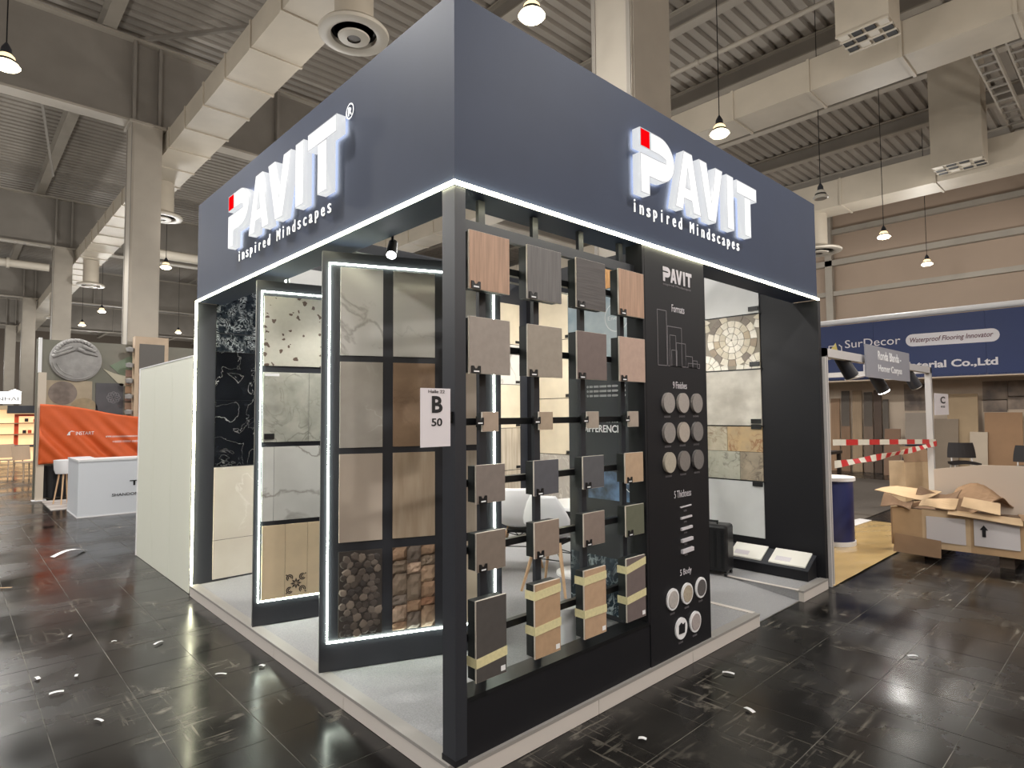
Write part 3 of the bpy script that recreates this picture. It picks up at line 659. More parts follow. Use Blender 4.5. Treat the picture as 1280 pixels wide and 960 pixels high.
def pebble_tile(parent, x0, x1, z0, z1):
    b = tile(parent, mat('pebble_bed', S(58, 52, 48), 0.8), x0, x1, z0, z1, 0.01, 'pebble_tile')
    p = 0.046; j = 0
    z = z0 + p*0.55
    while z < z1-0.012:
        x = x0 + p*0.5 + (p*0.5 if j % 2 else 0)
        while x < x1-0.010:
            o = bpy.data.objects.new('stone', PEB[random.choice([0, 0, 1, 1, 2, 3, 4, 4, 5])]); COL.objects.link(o); o.parent = b
            o.location = (min(max(x+random.uniform(-.008, .008), x0+.016), x1-.016), -0.010, min(max(z+random.uniform(-.008, .008), z0+.016), z1-.016))
            s = p*random.uniform(0.47, 0.56); o.scale = (s*random.uniform(.9, 1.2), 0.007, s*random.uniform(.9, 1.15)); o.rotation_euler = (0, random.uniform(0, 6.28), 0)
            x += p
        z += p*0.86; j += 1
BLK = [mat('rough_block_%d' % i, S(*c), 0.75, var=0.22, scale=16, bump=0.8) for i, c in enumerate([(150, 122, 98), (164, 138, 114), (128, 112, 96), (172, 148, 128), (142, 106, 82), (118, 106, 96)])]
def rough_block(name, parent, x0, x1, z0, z1, m, seed):
    rr = random.Random(seed); n = 4
    vs_ = []; 
    for j in range(n+1):
        for i in range(n+1):
            e = i in (0, n) or j in (0, n)
            vs_.append((x0+(x1-x0)*i/n, -0.008 if e else -0.018-rr.random()*0.018, z0+(z1-z0)*j/n))
    fs = [(j*(n+1)+i, j*(n+1)+i+1, (j+1)*(n+1)+i+1, (j+1)*(n+1)+i) for j in range(n) for i in range(n)]
    return MB().add(vs_, fs).build(name, m, parent)
def ledge_tile(parent, x0, x1, z0, z1):
    b = tile(parent, mat('ledge_bed', S(70, 56, 46), 0.8), x0, x1, z0, z1, 0.008, 'stacked_stone_tile')
    cuts = [[0, .1, .3, .42, .68, .84, 1], [0, .2, .34, .66, .8, 1], [0, .26, .36, .55, .75, .88, 1]]
    for c in range(3):
        xa, xb = x0+(x1-x0)*c/3, x0+(x1-x0)*(c+1)/3
        for k in range(len(cuts[c])-1):
            rough_block('stone', b, xa+0.001, xb-0.001, z0+(z1-z0)*cuts[c][k]+.001, z0+(z1-z0)*cuts[c][k+1]-.001, BLK[(c*3+k*2+random.randint(0, 2)) % 6], c*10+k)

# ---- display wings standing across the left face
def wing(label, y0, ang, width):
    t = thing('display_wing', label, 'display panel', (0.0, y0, PZ), ang, 'tile display wings')
    box('panel', M_DKFRAME, t, 0, width, 0.0, 0.05, 0.004, 2.50)
    return t
def wing_leds(t, u0, u1, z0, z1, right=True):
    h = 0.0042
    MB().box(u0-h, u0+h, -0.012, 0, z0-h, z1+h).build('led_strip', M_LEDW, t); MB().box(u0+h, u1-h, -0.012, 0, z1-h, z1+h).build('led_strip', M_LEDW, t)
    MB().box(u0+h, u1-h, -0.012, 0, z0-h, z0+h).build('led_strip', M_LEDW, t)
    if right: MB().box(u1-h, u1+h, -0.012, 0, z0-h, z1+h).build('led_strip', M_LEDW, t)
w3 = wing('dark display wing with eight framed tiles and a light strip border, nearest the corner post', 1.3, math.radians(-22), 1.14)
wing_leds(w3, 0.043, 1.09, 0.262-PZ, 2.516-PZ)
cols = [(0.106, 0.362), (0.425, 0.690), (0.748, 1.004)]
rows = [(1.958, 2.497), (1.400, 1.920), (0.838, 1.362), (0.282, 0.783)]
mats3 = [[T_MARB_W, T_GREY_GLOSS, T_WHITEGREY], [T_GREY_VEIN, T_BROWN, T_BEIGE], [T_BEIGE, T_WOODB, T_WOODPALE], [None, None, T_SANDST]]
for r, (z0, z1) in enumerate(rows):
    for c, (x0, x1) in enumerate(cols):
        if mats3[r][c]: tile(w3, mats3[r][c], x0, x1, z0-PZ, z1-PZ)
        elif c == 0: pebble_tile(w3, x0, x1, z0-PZ, z1-PZ)
        else: ledge_tile(w3, x0, x1, z0-PZ, z1-PZ)
w2 = wing('dark display wing with terrazzo and marble slabs, middle of the three left displays', 2.357, math.radians(-14), 1.14)
wing_leds(w2, 0.035, 1.10, 0.265-PZ, 2.508-PZ)
rows2 = [(1.961, 2.475), (1.403, 1.914), (0.833, 1.368), (0.275, 0.800)]
for r, (z0, z1) in enumerate(rows2):
    xs = [[0.05, 0.62, 1.08], [0.05, 0.372, 0.72, 1.08], [0.05, 0.132, 0.62, 1.08], [0.056, 0.215, 0.372, 0.73, 1.08]][r]
    m = [T_TERR, T_SLAB_GREY, T_MARB2, T_CREAM][r]
    for a, b in zip(xs[:-1], xs[1:]): tile(w2, m, a, b-0.002, z0-PZ, z1-PZ)
def rosette(t, cx, cz, s, y):
    m = mat('rosette_print', S(70, 60, 54), 0.5); b = MB()
    for k in range(8):
        a = k*PI/4; c, q = math.cos(a), math.sin(a)
        P = lambda u, v: (cx + s*(u*c - v*q), cz + s*(u*q + v*c))
        b.prism([P(0.03, 0), P(0.14, 0.05), P(0.26, 0), P(0.14, -0.05)], y-0.001, y)
    for kx in (-1, 1):
        for kz in (-1, 1):
            for a0, r in ((0, 0.16), (1, 0.09)):
                pts = arc(cx+kx*0.29*s, cz+kz*0.29*s, r*s, r*s, 60 if kx*kz > 0 else -30, 330 if kx*kz > 0 else 240, 12)
                inn = arc(cx+kx*0.29*s, cz+kz*0.29*s, (r-0.05)*s, (r-0.05)*s, 60 if kx*kz > 0 else -30, 330 if kx*kz > 0 else 240, 12)
                for i in range(12): b.prism([pts[i], pts[i+1], inn[i+1], inn[i]], y-0.001, y)
            b.prism([(cx+kx*.42*s, cz+kz*.46*s), (cx+kx*.48*s, cz+kz*.42*s), (cx+kx*.36*s, cz+kz*.36*s)], y-0.001, y)
    b.build('rosette_print', m, t)
rosette(w2, 0.293, 0.365-PZ, 0.155, -0.0125)
box('label_clip', M_CLIP, w2, 0.06, 0.13, -0.02, -0.012, 1.425-PZ, 1.465-PZ)
box('label_card', M_TXT, w2, 0.06, 0.16, -0.018, -0.012, 1.885-PZ, 1.905-PZ)

# ---- back wall (faces the camera along Y) and right wall (inner face seen)
t = thing('back_display_wall', 'dark rear wall of the booth hung with black marble and cream slabs', 'display wall', (0, LN, 0))
box('panel', M_DKFRAME, t, 0.235, W+0.06, 0.0, 0.06, PZ+0.005, ZT-0.02); box('panel', M_DKFRAME, t, 0.0, 0.235, 0.0, 0.06, PZ+0.005, ZL-0.005)
for (z0, z1, m) in [(0.11, 0.457, T_CREAMG), (0.461, 1.122, T_CREAMG), (1.130, 1.74, T_BLACKM), (1.742, 2.19, T_BLACKM), (2.194, 2.36, T_PALEVEIN), (2.368, 3.05, T_PALEVEIN)]:
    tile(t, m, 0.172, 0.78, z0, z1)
for (z0, z1, m) in [(2.52, 3.1, T_WHITEGREY), (1.95, 2.5, T_MARB2), (1.4, 1.93, T_CREAM), (0.84, 1.38, T_WHITEGREY), (0.28, 0.82, T_CREAM)]:
    tile(t, m, 0.85, 1.45, z0, z1); tile(t, m, 1.5, 2.1, z0, z1)
MB().box(0.81, 0.822, -0.012, 0, 0.12, 3.1).build('led_strip', M_LEDW, t)
for (z0, z1, m) in [(2.535, 3.08, T_SANDST), (1.992, 2.527, T_MARB_W), (1.41, 1.984, T_SANDST), (0.85, 1.402, T_WOODPALE), (0.25, 0.842, T_WOODPALE)]:
    tile(t, m, 3.46, 4.06, z0, z1)
    box('label_clip', M_CLIP, t, 3.98, 4.05, -0.02, -0.012, z0+0.015, z0+0.05)
for (z0, z1, m) in [(2.3, 3.08, T_WHITEGREY), (1.5, 2.29, T_CREAM), (0.7, 1.49, T_MARB2)]: tile(t, m, 2.4, 3.2, z0, z1)

t = thing('right_display_wall', 'dark right end wall of the booth hung with columns of stone tiles', 'display wall', (W+0.005, 0, 0), -PI/2)
# local x runs along -Y, local -Y faces -X; u = -y_world
box('panel', M_BLACK, t, -LN+0.005, -0.235, 0.0, 0.06, PZ+0.005, ZT-0.02); box('panel', M_BLACK, t, -0.235, 0.0, 0.0, 0.06, 0.002, ZL-0.005)
def rt_tile(m, y0, y1, z0, z1, name='tile', th=0.012): return tile(t, m, -y1, -y0, z0, z1, th, name)
rt_tile(T_WHITEGREY, 0.545, 1.125, 2.580, 3.12)
mos = rt_tile(mat('mosaic_bed', S(138, 130, 118), 0.7), 0.545, 1.125, 2.028, 2.568, 'fan_mosaic_tile', 0.010)
MC = [mat('mosaic_%d' % i, S(*c), 0.6, var=0.08, scale=30) for i, c in enumerate([(214, 206, 190), (198, 188, 168), (150, 134, 116), (128, 118, 108), (224, 218, 206), (176, 160, 136)])]
def fan(cx, cz, rings, pal):
    for (ra, rb, n) in rings:
        for k in range(n):
            a0, a1 = 2*PI*k/n+0.03*0.1/rb, 2*PI*(k+1)/n-0.03*0.1/rb; am = (a0+a1)/2; rm = (ra+rb)/2
            px, pz = cx+rm*math.cos(am), cz+rm*math.sin(am)
            if not (-1.118 < px-0.0 < -0.552 and 2.035 < pz < 2.56): continue
            if (cx, cz) != (-0.835, 2.33):
                if math.hypot(px+0.835, pz-2.33) < 0.272: continue
            pl = [(min(max(cx+r*math.cos(a), -1.124), -0.546), min(max(cz+r*math.sin(a), 2.029), 2.567)) for r, a in ((ra+.003, a0), (rb-.003, a0), (rb-.003, am), (rb-.003, a1), (ra+.003, a1))]
            MB().prism(pl, -0.015, -0.010).build('mosaic_stone', MC[random.choice(pal)], mos)
fan(-0.835, 2.33, [(0.008, 0.07, 5), (0.07, 0.135, 10)], [0, 4, 1, 4])
fan(-0.835, 2.33, [(0.135, 0.2, 14)], [1, 5, 1, 0]); fan(-0.835, 2.33, [(0.2, 0.268, 18)], [2, 3, 4, 2, 0, 1, 3])
for cx in (-1.125, -0.545): fan(cx, 2.02, [(0.01, 0.09, 8), (0.09, 0.17, 16), (0.17, 0.25, 22)], [0, 4, 4])
for cx in (-1.125, -0.545): fan(cx, 2.6, [(0.01, 0.09, 8), (0.09, 0.17, 16)], [0, 4, 1])
rt_tile(T_LINES, 0.545, 1.125, 1.466, 2.016)
rt_tile(T_SLATE[0], 0.91, 1.125, 1.205, 1.454); rt_tile(T_SLATE[1], 0.545, 0.906, 1.205, 1.454)
rt_tile(T_SLATE[2], 0.78, 1.125, 0.924, 1.201); rt_tile(T_SLATE[3], 0.545, 0.776, 0.924, 1.201)
rt_tile(T_GREY5, 0.545, 1.125, 0.372, 0.912)
for z in (0.918, 1.460, 2.022, 2.574): box('shelf_rail', M_DKMETAL, t, -1.14, -0.53, -0.014, 0.0, z-0.005, z+0.005)
for z in (2.60, 2.05, 1.485, 1.43, 0.87): box('label_clip', M_CLIP, t, -0.65, -0.55, -0.024, -0.012, z, z+0.045)
for (z0, z1, m) in [(0.3, 1.061, T_GREY_VEIN), (1.069, 1.788, T_SANDST), (1.796, 2.553, T_SANDST), (2.561, 3.3, T_SANDST)]:
    rt_tile(m, 3.0, 3.72, z0, z1)
    box('label_clip', M_CLIP, t, -3.1, -3.02, -0.02, -0.012, z0+0.01, z0+0.05)
MB().box(-2.985, -2.972, -0.012, 0, 0.3, 3.3).build('led_strip', M_LEDW, t)
MHB = [mat('herringbone_%d' % i, S(*c), 0.5, col2=S(*d), scale=6, stretch=(4, 1, 1)) for i, (c, d) in enumerate([((214, 160, 96), (190, 136, 80)), ((200, 148, 90), (176, 126, 74))])]
for k in range(6):
    rt_tile(MHB[k % 2], 2.02+k*0.1, 2.115+k*0.1, 2.62, 3.36, 'wood_plank')

# ---- poster partition behind the info panel
t = thing('poster_partition', 'dark glossy partition with printed slogans behind the sample rack', 'partition', (1.95, 0.075, PZ), -PI/2)
# local x = -(y-0.075)
M_POST = mat('poster_dark', S(62, 64, 68), 0.22)
box('panel', M_POST, t, -0.99, 0.0, 0.0, 0.04, 0.004, 2.44)
M_SKY = mat('poster_sky', S(150, 170, 184), 0.25, col2=S(206, 214, 218), scale=3)
M_WAVE = marble('poster_wave', S(34, 42, 50), S(190, 206, 214), 5.0, 0.06, 0.15, S(60, 76, 88), 9, 3.0)
M_PIC = mat('poster_photo', S(70, 78, 86), 0.25, col2=S(120, 150, 190), scale=7)
box('printed_sky', M_SKY, t, -0.985, -0.005, -0.003, 0, 1.88, 2.435)
box('printed_photo', M_PIC, t, -0.8, -0.005, -0.003, 0, 0.87, 1.08)
box('printed_wave', M_WAVE, t, -0.985, -0.005, -0.003, 0, 0.04, 0.45)
PYL = -0.0035
def ptext(body, u, z, w, h, name='slogan'):
    return text(name, body, M_TXT, t, (u, PYL, z), FACE_R, w=w, h=h, depth=0.001)
ptext('Energy', -0.59, 2.185, 0.16, 0.04); text('slogan', 'DIFFERENCE', M_TXT, t, (-0.85, PYL, 1.365), FACE_R, w=0.36, h=0.055, depth=0.001, bold=0.02)
ptext('oo oooo', -0.62, 1.44, 0.13, 0.016, 'small_print'); ptext('ooooo oo', -0.62, 1.465, 0.13, 0.016, 'small_print')
ptext('Product', -0.425, 1.035, 0.1, 0.032); ptext('Innovation', -0.435, 0.995, 0.13, 0.03)
for k in range(3): ptext('o oo ooo oooo oo oooo ooo', -0.80, 1.70-k*0.035, 0.36, 0.016, 'small_print')
n = 26
for (cx, cz, r) in [(-0.51, 2.215, 0.11), (-0.375, 1.03, 0.1)]:
    b = MB()
    for k in range(n):
        a0, a1 = 2*PI*k/n, 2*PI*(k+1)/n
        b.add([(cx+q*math.cos(a), -0.0042, cz+q*math.sin(a)) for a, q in ((a0, r), (a1, r), (a1, r*0.95), (a0, r*0.95))], [(0, 1, 2, 3)])
    b.build('printed_ring', M_TXT, t)

# ---- roof bar with spotlights inside the booth, most of them added
t = thing('roof_bar', 'dark bar under the booth roof carrying added spotlights', 'bar', (0.23, 1.55, 2.7))
box('bar', M_DKFRAME, t, 0, W-0.23, 0, 0.06, 0, 0.06)
def spot(label, x, y, z, tx, ty, tz, w=26):
    t = thing('spotlight', label, 'spotlight', (x, y, z), group='booth spotlights')
    d = (Vector((tx, ty, tz)) - Vector((x, y, z))).normalized()
    MB().bar((0, 0, 0.0), (0, 0, 0.1), 0.008, 8).build('stem', M_DKMETAL, t)
    MB().bar(tuple(-d*0.05), tuple(d*0.06), 0.028, 16, 0.034).build('head', M_DKMETAL, t, smooth=True)
    MB().bar(tuple(d*0.058), tuple(d*0.064), 0.027, 16).build('lens', emit('spot_lens', (1, 1, 1, 1), 25), t)
    l = bpy.data.lights.new('spot_light', 'SPOT'); l.energy = w; l.spot_size = math.radians(120); l.spot_blend = 1.0; l.shadow_soft_size = 0.03; l.color = (1, 0.97, 0.9)
    o = bpy.data.objects.new('spot_light', l); COL.objects.link(o); o.parent = t; o.location = d*0.09; o.rotation_euler = d.to_track_quat('-Z', 'Y').to_euler()
spot('glowing spotlight under the fascia between the two near display wings', 0.27, 0.95, 2.58, -0.4, 0.2, 1.2, 8)
spot('added spotlight above the middle display wing, behind the nearest wing top', 0.40, 1.72, 2.58, 0.35, 2.2, 0.9, 18)  # spot added to brighten the middle wing's tiles
spot('added spotlight on the roof bar aimed at the rear wall', 1.6, 1.58, 2.6, 1.5, 3.4, 0.6, 130)  # this and the next two spots added to brighten the booth interior
spot('added spotlight on the roof bar aimed at the rear corner', 3.2, 1.58, 2.6, 3.9, 3.6, 1.2, 150)
spot('added spotlight on the roof bar aimed at the stone tile column', 3.0, 1.52, 2.6, 4.2, 0.8, 1.3, 30)

# ---- furniture in the booth
def shell_chair(label, loc, rz):
    t = thing('shell_chair', label, 'chair', loc, rz, 'white shell chairs')
    prof = [(-0.20, 0.82), (-0.205, 0.74), (-0.19, 0.64), (-0.165, 0.54), (-0.12, 0.46), (-0.04, 0.435), (0.08, 0.44), (0.18, 0.45), (0.23, 0.44)]
    wid = [0.12, 0.17, 0.21, 0.235, 0.24, 0.235, 0.23, 0.215, 0.18]; curl = [0.02, 0.05, 0.08, 0.11, 0.13, 0.10, 0.05, 0.03, 0.0]
    N = len(prof)-1
    def fn(u, v):
        q = v*N; i = min(int(q), N-1); f = q-i
        L_ = lambda a: a[i]*(1-f)+a[i+1]*f
        x = prof[i][0]*(1-f)+prof[i+1][0]*f; z = prof[i][1]*(1-f)+prof[i+1][1]*f; s = (u-0.5)*2
        back = max(0, 1-v*1.6)
        c = L_(curl)*abs(s)**2.2
        return (x + c*back*1.1, s*L_(wid), z + c*(1-back)*0.9)
    o = MB().grid(fn, 16, 24).build('shell', M_WHITE, t, smooth=False)
    for p in o.data.polygons: p.use_smooth = True
    d = o.modifiers.new('thick', 'SOLIDIFY'); d.thickness = 0.012
    M_LEG = mat('beech_leg', S(206, 172, 136), 0.5, var=0.06, scale=30)
    for sx in (-1, 1):
        for sy in (-1, 1):
            MB().bar((sx*0.12+0.02, sy*0.11, 0.42), (sx*0.21+0.02, sy*0.21, 0.0), 0.018, 10, 0.011).build('leg', M_LEG, t, smooth=True)
    b = MB()
    for sx in (-1, 1):
        b.bar((sx*0.15+0.02, -0.145, 0.28), (-sx*0.11+0.02, 0.10, 0.40), 0.005, 6); b.bar((sx*0.15+0.02, 0.145, 0.28), (-sx*0.11+0.02, -0.10, 0.40), 0.005, 6)
        b.bar((sx*0.15+0.02, -0.145, 0.28), (sx*0.15+0.02, 0.145, 0.28), 0.005, 6)
    b.build('wire_brace', M_DKMETAL, t); box('seat_mount', M_DKMETAL, t, -0.1, 0.14, -0.1, 0.1, 0.4, 0.425)
    return t
shell_chair('white shell chair with beech legs, its back to the sample rack', (2.36, 2.08, PZ+0.001), math.radians(40))
shell_chair('white shell chair with beech legs pushed up to the round table', (2.22, 1.50, PZ+0.001), math.radians(15))
t = thing('round_table', 'round white table on a black drum base inside the booth', 'table', (2.78, 1.66, PZ))
MB().lathe([(0.001, 0.63), (0.34, 0.63), (0.345, 0.645), (0.34, 0.66), (0.001, 0.66)], n=48).build('tabletop', M_WHITE, t, smooth=True)
MB().lathe([(0.30, 0.62), (0.28, 0.45), (0.05, 0.40), (0.05, 0.03)], n=40).build('drum', M_BLACK, t, smooth=True)
MB().lathe([(0.001, 0.0), (0.24, 0.0), (0.24, 0.02), (0.05, 0.035)], n=40).build('base', M_WHITE, t, smooth=True)
t = thing('waste_bin', 'small white cylindrical bin on the carpet behind the rack', 'bin', (1.37, 0.60, PZ))
MB().lathe([(0.001, 0.0), (0.066, 0.0), (0.072, 0.23), (0.066, 0.23), (0.062, 0.02), (0.001, 0.02)], n=32).build('body', M_WHITE, t, smooth=True)
MB().lathe([(0.075, 0.22), (0.078, 0.23), (0.076, 0.25), (0.001, 0.255)], n=32).build('lid', M_WHITE, t, smooth=True)
# suitcase
t = thing('suitcase', 'black upright suitcase behind the info panel edge', 'suitcase', (3.70, 0.80, PZ), math.radians(10))
t.scale = (0.85, 0.85, 0.93)
box('shell', mat('suitcase_black', S(24, 24, 26), 0.35), t, -0.12, 0.12, -0.17, 0.17, 0.04, 0.50, bevel=0.03)
for sy in (-1, 1):
    for sx in (-1, 1): MB().lathe([(0.022, -0.012), (0.022, 0.012)], (sx*0.09, sy*0.14, 0.022), 12, 'y').build('wheel', M_DKMETAL, t)
MB().bar((-0.06, -0.05, 0.5), (-0.06, -0.05, 0.53), 0.008).bar((-0.06, 0.05, 0.5), (-0.06, 0.05, 0.53), 0.008).bar((-0.06, -0.06, 0.53), (-0.06, 0.06, 0.53), 0.01).build('handle', M_DKMETAL, t)
for k in range(4): box('rib', M_DKMETAL, t, -0.123, -0.119, -0.13+k*0.075, -0.10+k*0.075, 0.08, 0.45)
# plinth with two tiles
t = thing('tile_plinth', 'low black sloping plinth at the foot of the right wall', 'plinth', (3.98, 0.07, PZ))
MB().prism([(0.0, 0.005), (0.195, 0.005), (0.195, 0.20), (0.0, 0.095)], 0.0, 0.82, 'y').build('body', M_BLACK, t)
MB().prism([(-0.006, 0.09), (0.195, 0.196), (0.195, 0.202), (-0.006, 0.097)], -0.004, 0.824, 'y').build('top_edge', M_DKFRAME, t)
for (y0, y1, lab) in [(0.10, 0.43, 'white sample tile on the sloping plinth, nearer the open end'), (0.50, 0.82, 'white sample tile with grey print on the plinth, beside the suitcase')]:
    q = thing('sample_tile', lab, 'tile', (3.995, (y0+y1)/2, PZ+0.115), group='white tiles on the plinth')
    MB().prism([(0.0, -0.003), (0.175, 0.091), (0.175, 0.103), (0.0, 0.009)], -(y1-y0)/2, (y1-y0)/2, 'y').build('slab', mat('white_sample', S(226, 224, 216), 0.4), q)
    MB().prism([(0.03, 0.0255), (0.08, 0.0525), (0.08, 0.0535), (0.03, 0.0265)], -0.02, 0.12, 'y').build('print', M_PRINT, q)

# ---- white neighbour wall beyond the booth
t = thing('white_partition_wall', 'plain white partition wall continuing from the left end of the booth', 'wall', (0, LN+0.07, 0))
for k in range(3):
    box('wall_panel', M_WHITEWALL, t, 0.0, 0.05, k*0.69, k*0.69+0.684, 0.004, 2.14)
box('corner_profile', M_WHITE, t, -0.008, 0.055, 2.066, 2.09, 0.004, 2.15)
box('top_profile', M_WHITE, t, -0.004, 0.054, 0, 2.066, 2.14, 2.152)

# ================================================================== LEFT BACKGROUND
M_CTR = mat('counter_white', S(208, 212, 218), 0.4)
t = thing('reception_counter', 'white reception counter with black lettering below the orange banner', 'counter', (-0.1, 9.54, 0))
box('front_panel', M_CTR, t, 0, 2.6, 0, 0.03, 0.02, 0.88); box('side_panel', M_CTR, t, 0, 0.03, 0.03, 1.1, 0.02, 0.88); box('top', mat('counter_top', S(222, 224, 226), 0.35), t, -0.01, 2.6, -0.01, 0.5, 0.88, 0.91)
box('side_top', M_CTR, t, -0.01, 0.3, 0.5, 1.1, 0.88, 0.905); box('skirting', M_WHITE, t, -0.005, 2.6, -0.005, 1.1, 0.0, 0.02)
text('lettering', 'T', M_INK, t, (0.60, 9.537, 0.455), FACE_R, w=0.13, h=0.085, depth=0.002, bold=0.02); text('lettering', 'A', M_INK, t, (0.74, 9.537, 0.455), FACE_R, w=0.15, h=0.085, depth=0.002, bold=0.02)
text('lettering', 'SHANDONG', M_INK, t, (0.355, 9.537, 0.297), FACE_R, w=0.43, h=0.045, depth=0.002, bold=0.01)
# orange banner
M_ORANGE = mat('orange_cloth', S(200, 86, 34), 0.6, var=0.04, scale=5)
t = thing('orange_banner', 'wrinkled orange cloth banner strung between booth posts', 'banner', (-0.2, 14.22, 0.56))
def ban(u, v):
    x = u*3.0; zt = 1.31 - 0.145*x + 0.03*math.sin(u*9); zb = 0.02*math.sin(u*7) + 0.02*x + 0.02
    s = 1-v
    fold = 0.05*math.sin(10*(v*1.1+u*3.2)) * min(1, 1.2*s) + 0.03*math.sin(23*(v*0.9 + u*2.5)+1)*min(1, s*1.5) + 0.04*math.sin(u*6)
    return (x, -0.08 + fold, zb + (zt-zb)*v)
o = MB().grid(ban, 70, 26).build('cloth', M_ORANGE, t)
for p in o.data.polygons: p.use_smooth = True
o.modifiers.new('thick', 'SOLIDIFY').thickness = 0.004
banner_root = t
def on_cloth(o):
    for v in o.data.vertices:
        x = o.location.x + v.co.x; z = o.location.z + v.co.y; u = x/3.0
        zt = 1.31 - 0.145*x + 0.03*math.sin(u*9); zb = 0.02*math.sin(u*7) + 0.02*x + 0.02
        v.co.z = v.co.z + 0.006 - (ban(u, (z-zb)/(zt-zb))[1] - o.location.y)
for (bd, x, z, w, h) in [('INSTART', 0.44, 1.19, 0.33, 0.075), ('www.', 0.99, 1.12, 0.12, 0.04), ('oooooooooooooo', 1.12, 1.12, 0.6, 0.035), ('+0000 0000 00000', 1.12, 1.0, 0.55, 0.045)]:
    on_cloth(text('lettering', bd, M_TXT, t, (x, 14.22, z), FACE_R, w=w, h=h, depth=0.003))
lg = MB().prism([(0.0, 0.0), (0.05, 0.0), (0.14, 0.08), (0.08, 0.10), (0.03, 0.07)], 0.0, 0.003, 'z').build('logo_mark', M_TXT, t); lg.location = (0.48, 0, 0.63); lg.rotation_euler = FACE_R; on_cloth(lg)
banner_root.location = (-0.352, 12.475, 0.671); banner_root.scale = (0.893,)*3
# banner post and stand back wall
t = thing('stand_post', 'slim beige post at the left end of the orange banner', 'post', (-0.307, 12.56, 0))
box('shaft', mat('beige_post', S(196, 184, 168), 0.5), t, -0.07, 0.05, -0.06, 0.06, 0.01, 2.45); box('upper_shaft', M_WHITE, t, -0.08, -0.03, -0.05, 0.05, 2.45, 3.12); box('foot', M_WHITE, t, -0.12, 0.1, -0.1, 0.1, 0, 0.012)
t = thing('stand_back_wall', 'dark graphic wall with printed stones behind the orange banner', 'stand wall', (-0.348, 12.9, 0.344))
t.scale = (0.785,)*3
M_GRAPH = mat('graphic_grey', S(120, 116, 106), 0.5, col2=S(104, 104, 92), scale=1.0)
box('panel', M_GRAPH, t, -0.05, 5.0, 0.0, 0.08, -0.43, 3.55)
box('beige_panel', mat('graphic_beige', S(160, 146, 124), 0.5, var=0.1, scale=3), t, 0.15, 1.12, -0.012, 0, 0.4, 2.52)
pan = box('dark_panel', mat('graphic_dark', S(78, 76, 80), 0.5, var=0.15, scale=2), t, 1.2, 1.82, -0.02, 0, 0.3, 2.48)
for k in range(8):
    a = k*PI/4; MB().lathe([(0.07, 0), (0.055, 0), ], (1.6+0.09*math.cos(a), -0.022, 2.1+0.09*math.sin(a)), 10, 'y', cap=False).build('ornament', M_PRINTD, pan)
MB().lathe([(0.001, -0.02), (0.3, -0.02), (0.3, 0)], (0.5, 0, 2.2), 32, 'y').build('round_print', mat('round_print_a', S(120, 108, 100), 0.5, var=0.2, scale=6), t)
MB().lathe([(0.3, 0), (0.3, -0.02), (0.27, -0.02), (0.001, -0.018)], (0.95, 0, 1.78), 32, 'y').build('round_print', mat('round_print_b', S(150, 134, 106), 0.5, var=0.15, scale=6), t)
MB().prism([(1.5, 2.95), (1.95, 2.5), (2.2, 2.6), (2.2, 3.3), (1.9, 3.2)], -0.015, 0).build('green_print', mat('green_print', S(110, 124, 104), 0.5, var=0.1, scale=3), t)
MB().prism([(1.35, 2.86), (1.75, 2.42), (2.2, 2.4), (2.2, 2.6), (1.6, 2.75)], -0.02, 0).build('pale_print', mat('pale_print', S(176, 170, 150), 0.5), t)
for k in range(9): box('wood_slat', mat('slat_%d' % (k % 3), S(172-10*(k % 3), 140-8*(k % 3), 112), 0.5), t, 1.86, 2.02, -0.05, 0, 0.9+k*0.22, 1.09+k*0.22)
# stone medallion
t = thing('stone_medallion', 'large round grey stone medallion with draped relief above the banner', 'medallion', (0.248, 12.876, 2.746))
t.scale = (0.785,)*3
M_MED = mat('carved_stone', S(150, 148, 146), 0.7, var=0.12, scale=5, bump=0.4)
MB().lathe([(0.001, -0.03), (0.5, -0.05), (0.55, -0.03), (0.56, 0.02), (0.001, 0.03)], n=48, axis='y').build('disc', M_MED, t, smooth=True)
rr = random.Random(3)
for k in range(16):
    a = PI*0.08 + k*PI*0.84/15; r = 0.44; 
    MB().lathe([(0.001, -0.06), (0.035, -0.05), (0.055, 0.0)], (r*math.cos(a), -0.04, 0.08+r*math.sin(a)*0.95), 9, 'y').build('carved_leaf', M_MED, t, smooth=True)
for a, b_, r in [((-0.50, 0.06), (-0.04, 0.27), 0.05), ((0.02, 0.28), (0.16, 0.24), 0.06), ((0.14, 0.22), (0.46, 0.14), 0.05), ((-0.46, 0.14), (-0.1, 0.34), 0.05), ((0.12, 0.36), (0.4, 0.24), 0.06)]:
    MB().bar((a[0], -0.05, a[1]), (b_[0], -0.06, b_[1]), r, 9, r*0.8).build('ribbon', M_MED, t, smooth=True)
for r0, a0, a1 in [(0.50, 190, 330), (0.42, 195, 260)]:
    m = MB(); pts = arc(0, 0, r0, r0, a0, a1, 14)
    for i in range(14): m.bar((pts[i][0], -0.045, pts[i][1]), (pts[i+1][0], -0.045, pts[i+1][1]), 0.018, 6)
    m.build('rim_fold', M_MED, t, smooth=True)
